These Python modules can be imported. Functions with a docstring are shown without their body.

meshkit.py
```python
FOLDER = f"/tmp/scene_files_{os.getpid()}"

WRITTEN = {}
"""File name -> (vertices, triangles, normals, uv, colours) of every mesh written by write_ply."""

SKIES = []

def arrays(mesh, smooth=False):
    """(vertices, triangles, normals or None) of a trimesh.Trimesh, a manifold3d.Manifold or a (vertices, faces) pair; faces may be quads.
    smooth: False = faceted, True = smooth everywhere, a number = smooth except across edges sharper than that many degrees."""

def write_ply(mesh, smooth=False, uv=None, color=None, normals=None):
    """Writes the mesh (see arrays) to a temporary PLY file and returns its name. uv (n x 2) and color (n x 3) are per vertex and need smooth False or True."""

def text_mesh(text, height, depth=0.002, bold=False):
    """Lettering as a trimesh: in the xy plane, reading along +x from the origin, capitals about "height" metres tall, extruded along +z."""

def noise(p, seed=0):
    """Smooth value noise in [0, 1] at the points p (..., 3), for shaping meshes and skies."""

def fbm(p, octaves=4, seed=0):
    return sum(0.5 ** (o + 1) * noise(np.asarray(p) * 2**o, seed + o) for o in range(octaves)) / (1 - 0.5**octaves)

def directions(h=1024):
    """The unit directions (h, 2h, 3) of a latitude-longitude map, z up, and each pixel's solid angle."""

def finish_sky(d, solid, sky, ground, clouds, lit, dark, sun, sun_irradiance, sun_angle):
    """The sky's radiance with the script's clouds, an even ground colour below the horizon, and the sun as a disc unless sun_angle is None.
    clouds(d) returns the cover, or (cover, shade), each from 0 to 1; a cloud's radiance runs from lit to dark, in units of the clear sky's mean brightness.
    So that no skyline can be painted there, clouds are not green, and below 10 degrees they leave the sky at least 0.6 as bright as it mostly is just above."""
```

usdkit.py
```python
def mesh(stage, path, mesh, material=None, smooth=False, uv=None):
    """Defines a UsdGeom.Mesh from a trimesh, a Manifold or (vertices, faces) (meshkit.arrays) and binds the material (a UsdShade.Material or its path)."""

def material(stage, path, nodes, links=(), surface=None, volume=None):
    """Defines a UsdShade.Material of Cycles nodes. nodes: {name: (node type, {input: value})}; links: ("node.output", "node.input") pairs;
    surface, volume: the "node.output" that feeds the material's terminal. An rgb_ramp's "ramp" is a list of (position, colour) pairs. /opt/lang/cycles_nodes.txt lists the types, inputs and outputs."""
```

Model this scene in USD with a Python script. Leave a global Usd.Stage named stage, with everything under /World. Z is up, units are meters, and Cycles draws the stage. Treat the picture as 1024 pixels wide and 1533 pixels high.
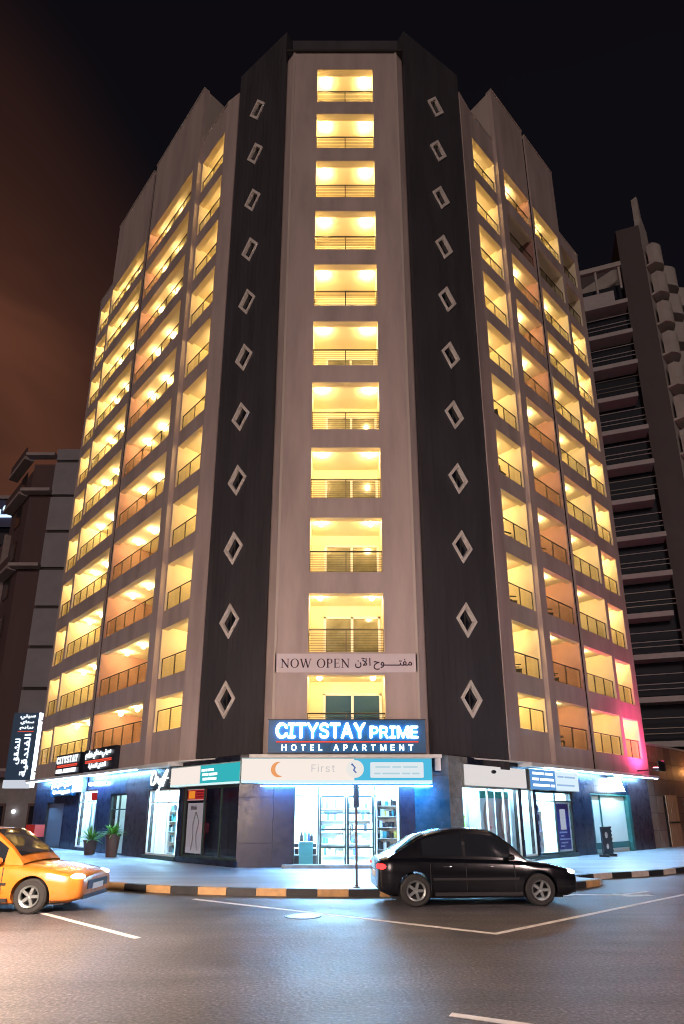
import json, math, random
import numpy as np
import trimesh, manifold3d as m3, usdkit, meshkit
from shapely.geometry import Polygon, LineString, Point, box as rect
from shapely.ops import unary_union
from shapely import affinity
from pxr import Usd, UsdGeom, UsdLux, UsdShade, Gf, Sdf

random.seed(7); RNG = np.random.default_rng(7)
stage = Usd.Stage.CreateInMemory()
UsdGeom.SetStageUpAxis(stage, 'Z'); UsdGeom.SetStageMetersPerUnit(stage, 1.0)
UsdGeom.Xform.Define(stage, '/World'); UsdGeom.Scope.Define(stage, '/World/Looks')

# ---------------------------------------------------------------- camera
EYE = 1.86
cam = UsdGeom.Camera.Define(stage, '/World/camera')
cam.CreateHorizontalApertureAttr(36.0); cam.CreateVerticalApertureAttr(53.9)
cam.CreateFocalLengthAttr(36.0 * 880 / 1024)
cam.CreateVerticalApertureOffsetAttr(204.5 / 1024 * 36.0)
cam.CreateClippingRangeAttr((0.1, 3000.0))
cam.AddTranslateOp().Set(Gf.Vec3d(0, 0, EYE))
cam.AddRotateXOp().Set(90 + math.degrees(math.atan(249 / 880)))
cam.CreateExposureAttr(1.0)

# ---------------------------------------------------------------- night sky, lit from below by the town
SUN = np.array([-0.22, -1.0, 0.30]); SUN /= np.linalg.norm(SUN)      # direction towards the low night light behind the camera
elev, rot = math.asin(SUN[2]), math.atan2(SUN[0], SUN[1])
dome = UsdLux.DomeLight.Define(stage, '/World/sky'); dome.CreateIntensityAttr(1.0)
skymat = usdkit.material(stage, '/World/Looks/night_sky', {
    'tc': ('texture_coordinate', {}),
    'sky': ('sky_texture', {'sky_type': 'single_scattering', 'sun_disc': False, 'sun_elevation': 0.02, 'sun_rotation': rot}),
    'dim': ('mix_color', {'blend_type': 'multiply', 'fac': 1.0, 'b': (0.0014, 0.0012, 0.0018), 'use_clamp': False}),
    'mp': ('mapping', {'scale': (1.0, 1.0, 2.6), 'rotation': (0.12, 0.25, 0.3)}),
    'n1': ('noise_texture', {'scale': 2.3, 'detail': 3.5, 'roughness': 0.5, 'distortion': 0.5}),
    'r1': ('rgb_ramp', {'ramp': [(0.30, (.34, .34, .34)), (0.55, (.62, .62, .62)), (0.72, (1.0, .97, .94))]}),
    'glow': ('vector_math', {'math_type': 'dot_product', 'vector2': (-0.69, 0.58, 0.43)}),
    'gr': ('map_range', {'range_type': 'smoothstep', 'from_min': 0.82, 'from_max': 1.0, 'to_min': 0.0, 'to_max': 1.0, 'clamp': True}),
    'gm': ('math', {'math_type': 'multiply'}),
    'cl': ('mix_color', {'fac': 0.0, 'a': (0.0, 0.0, 0.0), 'b': (0.066, 0.0215, 0.0098), 'use_clamp': False}),
    'base': ('mix_color', {'blend_type': 'add', 'fac': 1.0, 'a': (0.0016, 0.0013, 0.0018), 'use_clamp': False}),
    'sum': ('mix_color', {'blend_type': 'add', 'fac': 1.0, 'use_clamp': False}),
    'bg': ('background_shader', {'strength': 1.0}),
}, [('tc.generated', 'mp.vector'), ('mp.vector', 'n1.vector'), ('n1.fac', 'r1.fac'), ('tc.generated', 'glow.vector1'), ('glow.value', 'gr.value'),
    ('r1.color', 'gm.value1'), ('gr.result', 'gm.value2'), ('gm.value', 'cl.fac'), ('cl.result', 'base.b'), ('sky.color', 'dim.a'),
    ('dim.result', 'sum.a'), ('base.result', 'sum.b'), ('sum.result', 'bg.color')], surface='bg.background')
UsdShade.MaterialBindingAPI.Apply(dome.GetPrim()).Bind(skymat)

sun = UsdLux.DistantLight.Define(stage, '/World/night_light')
sun.CreateIntensityAttr(0.082); sun.CreateAngleAttr(14.0); sun.CreateColorAttr(Gf.Vec3f(1.0, 0.77, 0.71))
sun.CreateNormalizeAttr(True)
sun.AddRotateXYZOp().Set(Gf.Vec3f(90 - math.degrees(elev), 0, -math.degrees(rot) - 180))

# ---------------------------------------------------------------- materials
def srgb(r, g, b):
    return tuple(((c / 255) / 12.92 if c < 10.3 else ((c / 255 + 0.055) / 1.055) ** 2.4) for c in (r, g, b))

LOOK = {}
def mat(name, col, rough=0.6, metal=0.0, var=0.0, scale=2.0, bump=0.0, bscale=40.0, emit=None, strength=0.0, spec=0.5, streak=False, coat=0.0):
    if name in LOOK:
        return LOOK[name]
    nodes, links = {'p': ('principled_bsdf', {'base_color': col, 'roughness': rough, 'metallic': metal, 'specular_ior_level': spec, 'coat_weight': coat})}, []
    if emit:
        nodes['p'][1].update(emission_color=emit, emission_strength=strength)
    if var or bump:
        nodes['g'] = ('geometry', {})
    if var:
        nodes['m'] = ('mapping', {'scale': (1, 1, 0.16 if streak else 1)})
        nodes['n'] = ('noise_texture', {'scale': scale, 'detail': 6, 'roughness': 0.62})
        lo, hi = [max(0, c * (1 - var)) for c in col], [min(1, c * (1 + var)) for c in col]
        nodes['r'] = ('rgb_ramp', {'ramp': [(0.28, lo), (0.5, col), (0.74, hi)]})
        nodes['rr'] = ('map_range', {'from_min': 0.3, 'from_max': 0.7, 'to_min': max(0.04, rough - 0.1), 'to_max': min(1, rough + 0.1), 'clamp': True})
        links += [('g.position', 'm.vector'), ('m.vector', 'n.vector'), ('n.fac', 'r.fac'), ('r.color', 'p.base_color'), ('n.fac', 'rr.value'), ('rr.result', 'p.roughness')]
    if bump:
        nodes['bn'] = ('noise_texture', {'scale': bscale, 'detail': 4, 'roughness': 0.6})
        nodes['b'] = ('bump', {'strength': bump, 'distance': 0.02})
        links += [('g.position', 'bn.vector'), ('bn.fac', 'b.height'), ('b.normal', 'p.normal')]
    LOOK[name] = usdkit.material(stage, '/World/Looks/' + name, nodes, links, surface='p.BSDF')
    return LOOK[name]

K = 0.5   # glowing faces are given as they look in the picture; the camera is opened one stop
def lamp(name, col, strength):
    if name not in LOOK:
        LOOK[name] = usdkit.material(stage, '/World/Looks/' + name, {'e': ('emission', {'color': col, 'strength': strength * K})}, [], surface='e.emission')
    return LOOK[name]

def glass(name, tint, gloss=0.5, body=None, bodyfac=0.0, rough=0.02):
    """A pane: see-through, mirror-like towards grazing, optionally with a milky body."""
    if name in LOOK:
        return LOOK[name]
    nodes = {'lw': ('layer_weight', {'blend': 0.5}), 'pw': ('math', {'math_type': 'power', 'value2': 4.5}), 'f': ('math', {'math_type': 'multiply_add', 'value2': 0.75, 'value3': 0.035, 'use_clamp': True}), 't': ('transparent_bsdf', {'color': tint}), 'g': ('glossy_bsdf', {'color': (0.9, 0.9, 0.9), 'roughness': rough}), 'x': ('mix_closure', {})}
    links, out = [('lw.facing', 'pw.value1'), ('pw.value', 'f.value1'), ('f.value', 'x.fac'), ('t.BSDF', 'x.closure1'), ('g.BSDF', 'x.closure2')], 'x.closure'
    if body:
        nodes['d'] = ('diffuse_bsdf', {'color': body}); nodes['tr'] = ('translucent_bsdf', {'color': body})
        nodes['dd'] = ('mix_closure', {'fac': 0.5}); nodes['y'] = ('mix_closure', {'fac': bodyfac})
        links += [('d.BSDF', 'dd.closure1'), ('tr.BSDF', 'dd.closure2'), ('x.closure', 'y.closure1'), ('dd.closure', 'y.closure2')]; out = 'y.closure'
    LOOK[name] = usdkit.material(stage, '/World/Looks/' + name, nodes, links, surface=out)
    return LOOK[name]

M_plaster = mat('plaster', (0.46, 0.372, 0.345), 0.85, var=0.22, scale=1.1, bump=0.12, bscale=30, streak=True)
M_plaster2 = mat('plaster_light', (0.50, 0.43, 0.38), 0.85, var=0.12, scale=0.9, bump=0.12, bscale=30, streak=True)
M_dark = mat('dark_cladding', (0.056, 0.053, 0.060), 0.5, var=0.14, scale=1.6, bump=0.05, streak=True)
M_groove = mat('groove_paint', (0.02, 0.014, 0.012), 0.7, var=0.2)
M_ledge = mat('ledge_white', (0.72, 0.72, 0.70), 0.6, var=0.08)
M_room = mat('balcony_yellow', (0.78, 0.68, 0.46), 0.8, var=0.05, scale=1.5)
M_ceil = mat('balcony_ceiling', (0.80, 0.72, 0.52), 0.8, var=0.03)
M_terra = mat('terracotta_paint', (0.40, 0.22, 0.18), 0.8, var=0.10, scale=1.5)
M_floor = mat('balcony_tile', (0.62, 0.54, 0.42), 0.5, var=0.1)
M_steel = mat('dark_steel', (0.10, 0.085, 0.07), 0.4, metal=0.6)
M_white = mat('white_frame', (0.75, 0.73, 0.68), 0.4, var=0.05)
M_frame = mat('pale_stone_frame', (0.74, 0.68, 0.62), 0.7, var=0.1)
M_door = mat('door_glass', (0.20, 0.19, 0.12), 0.1, spec=0.8, var=0.4, scale=1.2)
M_reflpane = mat('blue_door_glass', (.03, .07, .13), 0.08, spec=0.8)  # lowest middle door: bluish reflection put into the pane colour
M_smallpane = mat('dark_window_glass', (0.012, 0.014, 0.022), 0.12, spec=0.7)
M_rail = glass('railing_glass', (0.95, 0.95, 0.88), body=(0.55, 0.52, 0.36), bodyfac=0.04)
M_lamp = lamp('downlight_warm', (1.0, 0.71, 0.31), 205.0)
M_off = mat('downlight_off', (0.5, 0.47, 0.4), 0.4)
M_gran = mat('dark_granite', (0.016, 0.020, 0.040), 0.34, var=0.10, scale=3.0, spec=0.35)
M_gran2 = mat('brown_granite', (0.040, 0.020, 0.024), 0.34, var=0.12, scale=3.0, spec=0.35)
M_gran3 = mat('blue_cladding', (0.018, 0.075, 0.13), 0.22, var=0.3, scale=2.0, spec=0.6)  # granite right of the door, teal glow of the strip put into its colour
M_stone = mat('grey_pillar_stone', (0.22, 0.23, 0.23), 0.3, var=0.25, scale=4)
M_clear = glass('shop_glass', (0.93, 0.97, 0.98))
M_alu = mat('aluminium', (0.36, 0.40, 0.40), 0.35, metal=0.8)
M_alud = mat('dark_green_frame', (0.035, 0.06, 0.055), 0.35)
M_shopw = mat('shop_wall', (0.78, 0.78, 0.76), 0.7)
M_tile = mat('shop_floor', (0.5, 0.5, 0.5), 0.3)
M_shopl = lamp('shop_tube', (0.42, 0.74, 1.0), 380.0)
M_shopw2 = lamp('shop_tube_warm', (1.0, 0.92, 0.80), 160.0)
M_blackp = mat('black_plastic', (0.018, 0.018, 0.02), 0.45)
M_rubber = mat('tyre_rubber', (0.02, 0.02, 0.02), 0.8, bump=0.1)
M_chrome = mat('chrome', (0.7, 0.7, 0.72), 0.15, metal=1.0)

# ---------------------------------------------------------------- helpers
USED = {}
def numbered(parent, name):
    k = USED.get((parent, name), 0); USED[(parent, name)] = k + 1
    return f'{parent}/{name}' + (f'_{k:03d}' if k else '')

def put(prim, **kw):
    for k, v in kw.items():
        if v:
            prim.SetCustomDataByKey('category' if k == 'cat' else k, v)
    return prim

MATS = {}
def xform(path, M=None):
    x = UsdGeom.Xform.Define(stage, path)
    M = np.eye(4) if M is None else np.asarray(M, float)
    x.ClearXformOpOrder(); x.AddTransformOp().Set(Gf.Matrix4d(*M.T.ravel().tolist()))
    return x.GetPrim()

def at(x=0, y=0, z=0, rz=0.0):
    M = np.eye(4); c, s = math.cos(rz), math.sin(rz)
    M[:2, :2] = [[c, -s], [s, c]]; M[:3, 3] = x, y, z
    return M

def thing(name, label, cat, M=None, group=None):
    p = numbered('/World', name)
    prim = xform(p, M); put(prim, label=label, cat=cat, group=group); MATS[p] = np.eye(4) if M is None else np.asarray(M)
    return p

def part(parent, name, mesh, m, smooth=False, label=None, kind=None):
    """A mesh under a thing or part, in the thing's own coordinates."""
    if isinstance(mesh, (list, tuple)) and len(mesh) and not isinstance(mesh[0], np.ndarray):
        mesh = cat(mesh)
    p = numbered(parent, name)
    pr = usdkit.mesh(stage, p, mesh, m, smooth=smooth).GetPrim()
    put(pr, label=label, kind=kind)
    return p

def wpart(parent, name, mesh, m, **kw):
    """The same, given in world coordinates, for a thing that has a matrix."""
    mesh = cat(mesh) if isinstance(mesh, (list, tuple)) else mesh.copy()
    mesh.apply_transform(np.linalg.inv(MATS[parent]))
    return part(parent, name, mesh, m, **kw)

def solo(name, mesh, m, label=None, cat_=None, group=None, kind=None, smooth=False):
    if isinstance(mesh, (list, tuple)): mesh = cat(mesh)
    p = numbered('/World', name)
    pr = usdkit.mesh(stage, p, mesh, m, smooth=smooth).GetPrim()
    put(pr, label=label, cat=cat_, group=group, kind=kind)
    return p

def copy_of(src, name, M, label=None, cat_=None, group=None, parent='/World'):
    p = numbered(parent, name)
    prim = stage.DefinePrim(p, 'Xform'); prim.GetReferences().AddInternalReference(src); prim.SetInstanceable(True)
    x = UsdGeom.Xformable(prim); x.ClearXformOpOrder(); x.AddTransformOp().Set(Gf.Matrix4d(*np.asarray(M, float).T.ravel().tolist()))
    put(prim, label=label, cat=cat_, group=group)
    return p

cat = lambda ms: trimesh.util.concatenate([m for m in ms if m is not None])
def bx(x0, x1, y0, y1, z0, z1):
    m = trimesh.creation.box([abs(x1 - x0), abs(y1 - y0), abs(z1 - z0)]); m.apply_translation([(x0 + x1) / 2, (y0 + y1) / 2, (z0 + z1) / 2]); return m
def T(m, M):
    m = m.copy(); m.apply_transform(M); return m
def rod(a, b, r, n=8, r2=None):
    a, b = np.asarray(a, float), np.asarray(b, float); d = b - a; L = np.linalg.norm(d)
    m = trimesh.creation.cylinder(r, L, sections=n)
    if r2 is not None:
        k = m.vertices[:, 2] > 0; m.vertices[k, :2] *= r2 / r
    m.apply_translation([0, 0, L / 2]); R = trimesh.geometry.align_vectors([0, 0, 1], d / L); R[:3, 3] = a; m.apply_transform(R); return m
def ball(c, r, s=(1, 1, 1), sub=2):
    m = trimesh.creation.icosphere(sub, 1.0); m.apply_scale(np.asarray(s, float) * r); m.apply_translation(c); return m
def rev(profile, n=24):
    return trimesh.creation.revolve(np.asarray(profile, float), sections=n)
def extr(poly, h):
    polys = [g for g in getattr(poly, 'geoms', [poly]) if g.area > 1e-7]
    return cat([trimesh.creation.extrude_polygon(g, h, engine='earcut') for g in polys])
UPRIGHT = np.array([[1, 0, 0, 0], [0, 0, -1, 0], [0, 1, 0, 0], [0, 0, 0, 1.0]])  # (x,y,z) -> (x,-z,y): a drawing in x,y stands up, its thickness towards -y
def wall(poly, y0, y1):
    """A polygon in (along, height) as a wall between depths y0 < y1."""
    m = extr(poly, y1 - y0); m.apply_transform(UPRIGHT); m.apply_translation([0, y1, 0]); return m
def tint(c, k): return tuple(min(1, x * k) for x in c)

# ---------------------------------------------------------------- the hotel: plan and facade frames (x along, y into the building, z up)
uL, uR = np.array([.69, -.7236]), np.array([.743, .669])
iL, iR = np.array([.7236, .69]), np.array([-.669, .743])
cornL, cornR = np.array([-6.45, 23.72]), np.array([7.2, 24.0])
LL, LR = 17.5, 12.6
endL, endR = cornL - LL * uL, cornR + LR * uR
rzL, rzR = math.atan2(uL[1], uL[0]), math.atan2(uR[1], uR[0])
FL, FR, FC = at(*endL, 0, rzL), at(*cornR, 0, rzR), at(-2.5, 21, 0, 0)
def seg(a, b, dz=0):
    a, b = np.asarray(a, float), np.asarray(b, float); d = b - a
    return at(a[0], a[1], dz, math.atan2(d[1], d[0])), float(np.hypot(*d))
PAV = 0.15; SOF = 3.91; TOP0, BOT0, FLOOR = 6.81, 4.47, 3.2
hotel = thing('hotel_building', 'tall corner hotel tower with lit yellow balconies and two dark bands of diamond windows', 'building', at(0.15, 21, 0))
HI = np.linalg.inv(MATS[hotel])
def hpart(name, mesh, m, F=None, **kw):
    mesh = cat(mesh) if isinstance(mesh, (list, tuple)) else mesh.copy()
    if F is not None: mesh.apply_transform(F)
    return wpart(hotel, name, mesh, m, **kw)

def facade(F, x0, x1, z0, z1, holes, y0, t=0.3, m=M_plaster, name='facade_wall'):
    p = rect(x0, z0, x1, z1).difference(unary_union([rect(*h) for h in holes]))
    return hpart(name, wall(p, y0, y0 + t), m, F)

rows = range(11)
def holes(x0, x1, low=None):
    return [(x0, (low if (k == 0 and low) else BOT0 + FLOOR * k), x1, TOP0 + FLOOR * k) for k in rows]

# middle column
facade(FC, 0, 5.3, SOF, 40.0, holes(1.23, 4.08), 0, 0.32)
for s in (0, 1):
    c = Polygon([(0, 0), (0, .32), (-.42, .60), (-.30, .27)]) if s == 0 else Polygon([(5.3, 0), (5.6, .27), (5.72, .60), (5.3, .32)])
    m = extr(c, 40.0 - SOF); m.apply_translation([0, 0, SOF]); hpart('corner_trim', m, M_plaster, FC)
    x = -.02 if s == 0 else 5.22
    hpart('edge_bead', bx(x, x + .1, -.035, -.002, SOF, 40.06), M_plaster2, FC)
hpart('coping', bx(-.35, 5.65, -.1, .5, 40.0, 40.12), M_groove, FC)
# recessed dark roof screen between the two bands
hpart('roof_screen', bx(-.5, 5.8, .72, 1.0, 39.6, 42.3), M_dark, FC)
# side facades
BL = [('A', 14.88, 17.5, 0.0, 40.76, 14.95, 17.32, 5.30), ('B', 8.65, 14.88, -.25, 44.9, 8.73, 14.28, 4.95), ('C', 2.58, 8.2, -.22, 44.9, 2.82, 8.12, 4.75), ('D', 0, 2.58, -.08, 39.8, .32, 2.30, 4.75)]
BR = [('A', 0, 2.42, 0.0, 40.76, .18, 2.36, 5.30), ('B', 2.42, 5.85, -.22, 44.8, 2.98, 5.77, 4.75), ('C', 6.2, 9.75, -.20, 44.8, 6.28, 9.42, 4.75), ('D', 9.75, 12.6, -.06, 39.8, 10.08, 12.02, 4.75)]
for F, B in ((FL, BL), (FR, BR)):
    for n, x0, x1, y, zt, h0, h1, low in B:
        facade(F, x0, x1, SOF, zt, holes(h0, h1, low), y)
        if n in 'BC':   # the taller middle part of the roofline stands back as a solid block
            hpart('roof_block', bx(x0 + (.0 if n == 'B' else .004), x1, y + .3, 4.2, 40.2, zt - .004), M_plaster2, F)
        hpart('parapet_cap', bx(x0 - .02, x1 + .02, y - .04, y + .34, zt, zt + .09), M_plaster2, F)
for F, x0, x1, zt in ((FL, 8.2, 8.65, 44.7), (FR, 5.85, 6.2, 44.6)):
    hpart('shadow_groove', bx(x0, x1, .35, .5, SOF, zt), M_groove, F)
    hpart('downpipe', rod(((x0 + x1) / 2, .12, SOF + .02), ((x0 + x1) / 2, .12, zt - 1.5), .075, 10), M_steel, F)
    hpart('groove_lining', [bx(x0, x0 + .05, -.12, .35, SOF, zt), bx(x1 - .05, x1, -.12, .35, SOF, zt)], M_groove, F)
# brackets that clip the downpipe at each floor
# dark bands with diamond windows, and the plaster pier beyond each
inL, outL, inR, outR = np.array([-2.95, 21.30]), np.array([-5.72, 23.28]), np.array([3.27, 21.25]), np.array([6.52, 23.22])
def band(a, b, side):
    F, L = seg(b, a) if side == 'L' else seg(a, b)
    mid = L * (.435 if side == 'L' else .525)
    zt = 42.2; hw, hh = .50, .68
    zs = [6.15 + FLOOR * k for k in rows]
    dia = lambda z, w, h: Polygon([(mid - w, z), (mid, z - h), (mid + w, z), (mid, z + h)])
    hole = unary_union([dia(z, hw, hh) for z in zs])
    w = [wall(rect(0, 3.54, L, zt).difference(hole), 0, .25)]
    for i in range(1, 12):   # raised standing seams of the cladding
        x = L * i / 12
        s = LineString([(x, 3.56), (x, zt - .02)]).buffer(.010, cap_style=2).difference(unary_union([dia(z, hw + .14, hh + .18) for z in zs]))
        w.append(wall(s, -.014, .0))
    hpart('dark_cladding_band', w, M_dark, F)
    for z in zs:
        f = hpart('diamond_window', wall(dia(z, hw + .05, hh + .07).difference(dia(z, hw - .10, hh - .135)), -.05, .22), M_frame, F)
        pm = T(wall(dia(z, hw - .10, hh - .135), .10, .13), F); pm.apply_transform(HI)
        part(f, 'pane', pm, M_smallpane)
        bm = T(cat([bx(mid - .02, mid + .02, .07, .1, z - hh + .2, z + hh - .2)]), F); bm.apply_transform(HI)
        part(f, 'glazing_bar', bm, M_steel)
    hpart('band_end', [bx(-.0, .12, .25, 1.2, 3.54, zt), bx(L - .12, L, .25, 1.6, 3.54, zt)], M_dark, F)
band(inL, outL, 'L'); band(outR * 0 + inR, outR, 'R')
for a, b in ((outL, cornL), (outR, cornR)) :
    d = (b - a) / np.hypot(*(b - a))
    F, L = (seg(b, a) if a is outL else seg(a, b))
    hpart('plaster_pier', bx(.0, L, -.05, .35, SOF - .0, 40.85), M_plaster, F)
# solid core behind everything so that no sky shows through
core = Polygon([tuple(endL + 3.0 * iL + .3 * uL), tuple(cornL + 3.2 * iL), (-2.4, 23.4), (2.7, 23.4), tuple(cornR + 3.2 * iR), tuple(endR + 3.0 * iR - .3 * uR), (3, 52), (-3, 52)])
m = extr(core, 35.8); m.apply_translation([0, 0, 3.95]); hpart('building_core', m, M_plaster)
# end walls
hpart('end_wall', bx(0.0, .3, .23, 12, SOF, 39.75), M_plaster, FL); hpart('end_wall', bx(LR - .3, LR, .25, 12, SOF, 39.75), M_plaster, FR)

# ---------------------------------------------------------------- balconies
def balcony_meshes(path, w, H, accent, lit, rail, lamps, door, floor_y=.3, depth=2.25, pane=None):
    """One recess behind an opening of the facade: walls, ceiling, railing, sliding door, ceiling lamps."""
    y0, y1, zc, zf = floor_y, floor_y + depth, H + .15, -.10
    room = [bx(-.10, w + .10, y1, y1 + .08, zf - .08, zc + .08)]
    sides = {'l': bx(-.10, -.012, y0, y1, zf, zc), 'r': bx(w + .012, w + .10, y0, y1, zf, zc)}
    for k in 'lr':
        if k == accent: part(path, 'accent_wall', sides[k], M_terra)
        else: room.append(sides[k])
    lin = []
    for k, a, b in (('l', .0, .012), ('r', w - .012, w)):   # reveals of the opening: terracotta on the accent side, else yellow lamplight put into colour
        q = bx(a, b, .02, y0, 0.002, H - .002)
        if k == accent: part(path, 'accent_reveal', q, M_terra)
        else: lin.append(q)
    part(path, 'reveal', lin + [bx(.012, w - .012, .02, y0, H - .014, H - .002)], M_room)
    part(path, 'room_walls', room, M_room)
    part(path, 'ceiling', bx(-.10, w + .10, y0, y1, zc, zc + .08), M_ceil)
    part(path, 'floor', bx(-.10, w + .10, y0, y1, zf - .08, zf), M_floor)
    if rail == 'rods':
        r = [rod((0.02, .14, .93), (w - .02, .14, .93), .022, 8)] + [rod((0.02, .14, z), (w - .02, .14, z), .0085, 5) for z in np.arange(.09, .88, .098)]
        part(path, 'railing', r + [bx(w / 2 - .02, w / 2 + .02, .12, .16, 0, .93), bx(.0, .03, .12, .16, 0, .93), bx(w - .03, w, .12, .16, 0, .93)], M_steel)
    else:
        n = max(2, round(w / 1.15)); xs = np.linspace(.02, w - .02, n + 1)
        part(path, 'railing', [rod((0.0, .14, .95), (w, .14, .95), .027, 8)] + [bx(x - .02, x + .02, .12, .16, 0, .95) for x in xs], M_steel)
        for a, b in zip(xs[:-1], xs[1:]): part(path, 'railing_pane', bx(a + .04, b - .04, .135, .147, .06, .90), M_rail)
    if door:
        d0, d1 = door; zh = 2.02
        fr = [bx(d0, d1, y1 - .06, y1 + .01, zh - .09, zh)] + [bx(x - .05, x + .05, y1 - .06, y1 + .01, zf, zh) for x in (d0 + .05, (d0 + d1) / 2, d1 - .05)]
        part(path, 'sliding_door', fr, M_white)
        part(path, 'door_pane', bx(d0 + .06, d1 - .06, y1 - .03, y1 - .012, zf + .02, zh - .06), pane or M_door)
    for x, y in lamps:
        ring = rev([(0, 0), (.075, 0), (.075, -.022), (0, -.022)], 14); ring.apply_translation([x, y, zc - .001])
        disc = trimesh.creation.icosphere(1, .105); disc.apply_translation([x, y, zc - .125])
        part(path, 'ceiling_lamp', disc, M_lamp if lit else M_off); part(path, 'lamp_trim', ring, M_white)

PROTO = {}
def balcony(F, x0, x1, y, zb, zt, key, **kw):
    M = HI @ F @ at(x0, y, zb)
    k = (key, round(zt - zb, 2), kw.get('lit', True))
    if k in PROTO:
        return copy_of(PROTO[k], 'balcony', M, parent=hotel)
    p = numbered(hotel, 'balcony'); xform(p, M); PROTO[k] = p
    balcony_meshes(p, x1 - x0, zt - zb, **kw); return p

DARK_R = {('B', 9), ('C', 9), ('D', 9), ('D', 10)}     # balconies of the right side with the lamps switched off
for k in rows:
    zb, zt = BOT0 + FLOOR * k, TOP0 + FLOOR * k
    balcony(FC, 1.23, 4.08, 0, zb, zt, 'centre' if k else 'centre_low', pane=None if k else M_reflpane, accent=None, lit=True, rail='rods', lamps=((.42, .62), (2.43, .62)), door=(.52, 2.84), floor_y=.32, depth=1.6)
    for F, B, side in ((FL, BL, 'L'), (FR, BR, 'R')):
        for n, x0, x1, y, top, h0, h1, low in B:
            w = h1 - h0; b = low if k == 0 else zb
            far = 'l' if side == 'L' else 'r'
            lamps = {'A': ((w * .5, 1.25),), 'B': ((w * .16, 1.0), (w * .50, 1.0)) if side == 'L' else ((w * .50, .9),), 'C': ((w * .14, 1.0), (w * .48, 1.0)) if side == 'L' else ((w * .52, 1.0),), 'D': ((w * .4, .9),) if side == 'L' else ((w * .6, .9),)}[n]
            door = {'A': None, 'B': (w * .5, w * .5 + 2.1) if side == 'L' else (.12, 1.5), 'C': (1.2, 3.2) if side == 'L' else (.3, 2.0), 'D': None}[n]
            lit = not (side == 'R' and (n, k) in DARK_R)
            balcony(F, h0, h1, y, b, zt, side + n, accent=far if n == 'B' else None, lit=lit, rail='glass', lamps=lamps, door=door)

# ---------------------------------------------------------------- ground floor of the hotel: plan G, cladding slabs, shopfronts
gLe, gLn = endL + .12 * iL, cornL + .12 * iL
gc0, gc1 = np.array([-3.6, 21.1]), np.array([3.75, 21.1])
gRn, gRe = cornR + .12 * iR, endR + .12 * iR
S = {'L': seg(gLe, gLn), 'LC': seg(gLn, gc0), 'C': seg(gc0, gc1), 'RC': seg(gc1, gRn), 'R': seg(gRn, gRe)}
# openings per wall: (x0, z0, x1, z1)
OPEN = {'L': [(14.80, .30, 17.40, 2.86), (10.95, PAV, 12.65, 2.78), (7.00, .30, 9.30, 3.05), (2.2, PAV, 4.9, 2.5)],
        'LC': [(.25, .35, 3.85, 2.86)], 'C': [(1.94, PAV + .02, 5.61, 2.83)], 'RC': [(.75, .30, 4.40, 2.86)],
        'R': [(.05, .30, 1.0, 2.86), (1.15, .30, 4.10, 2.80), (5.90, PAV, 10.05, 2.84)]}
SIGNED = {'L': [(14.9, 2.9, 17.5, 3.9)], 'LC': [], 'C': [], 'RC': [(.75, 2.86, 4.45, 3.6)], 'R': [(0, 2.86, 4.4, 3.9)]}
PANEL = {'L': M_gran, 'LC': M_gran, 'C': M_gran, 'RC': M_stone, 'R': M_gran}
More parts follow.
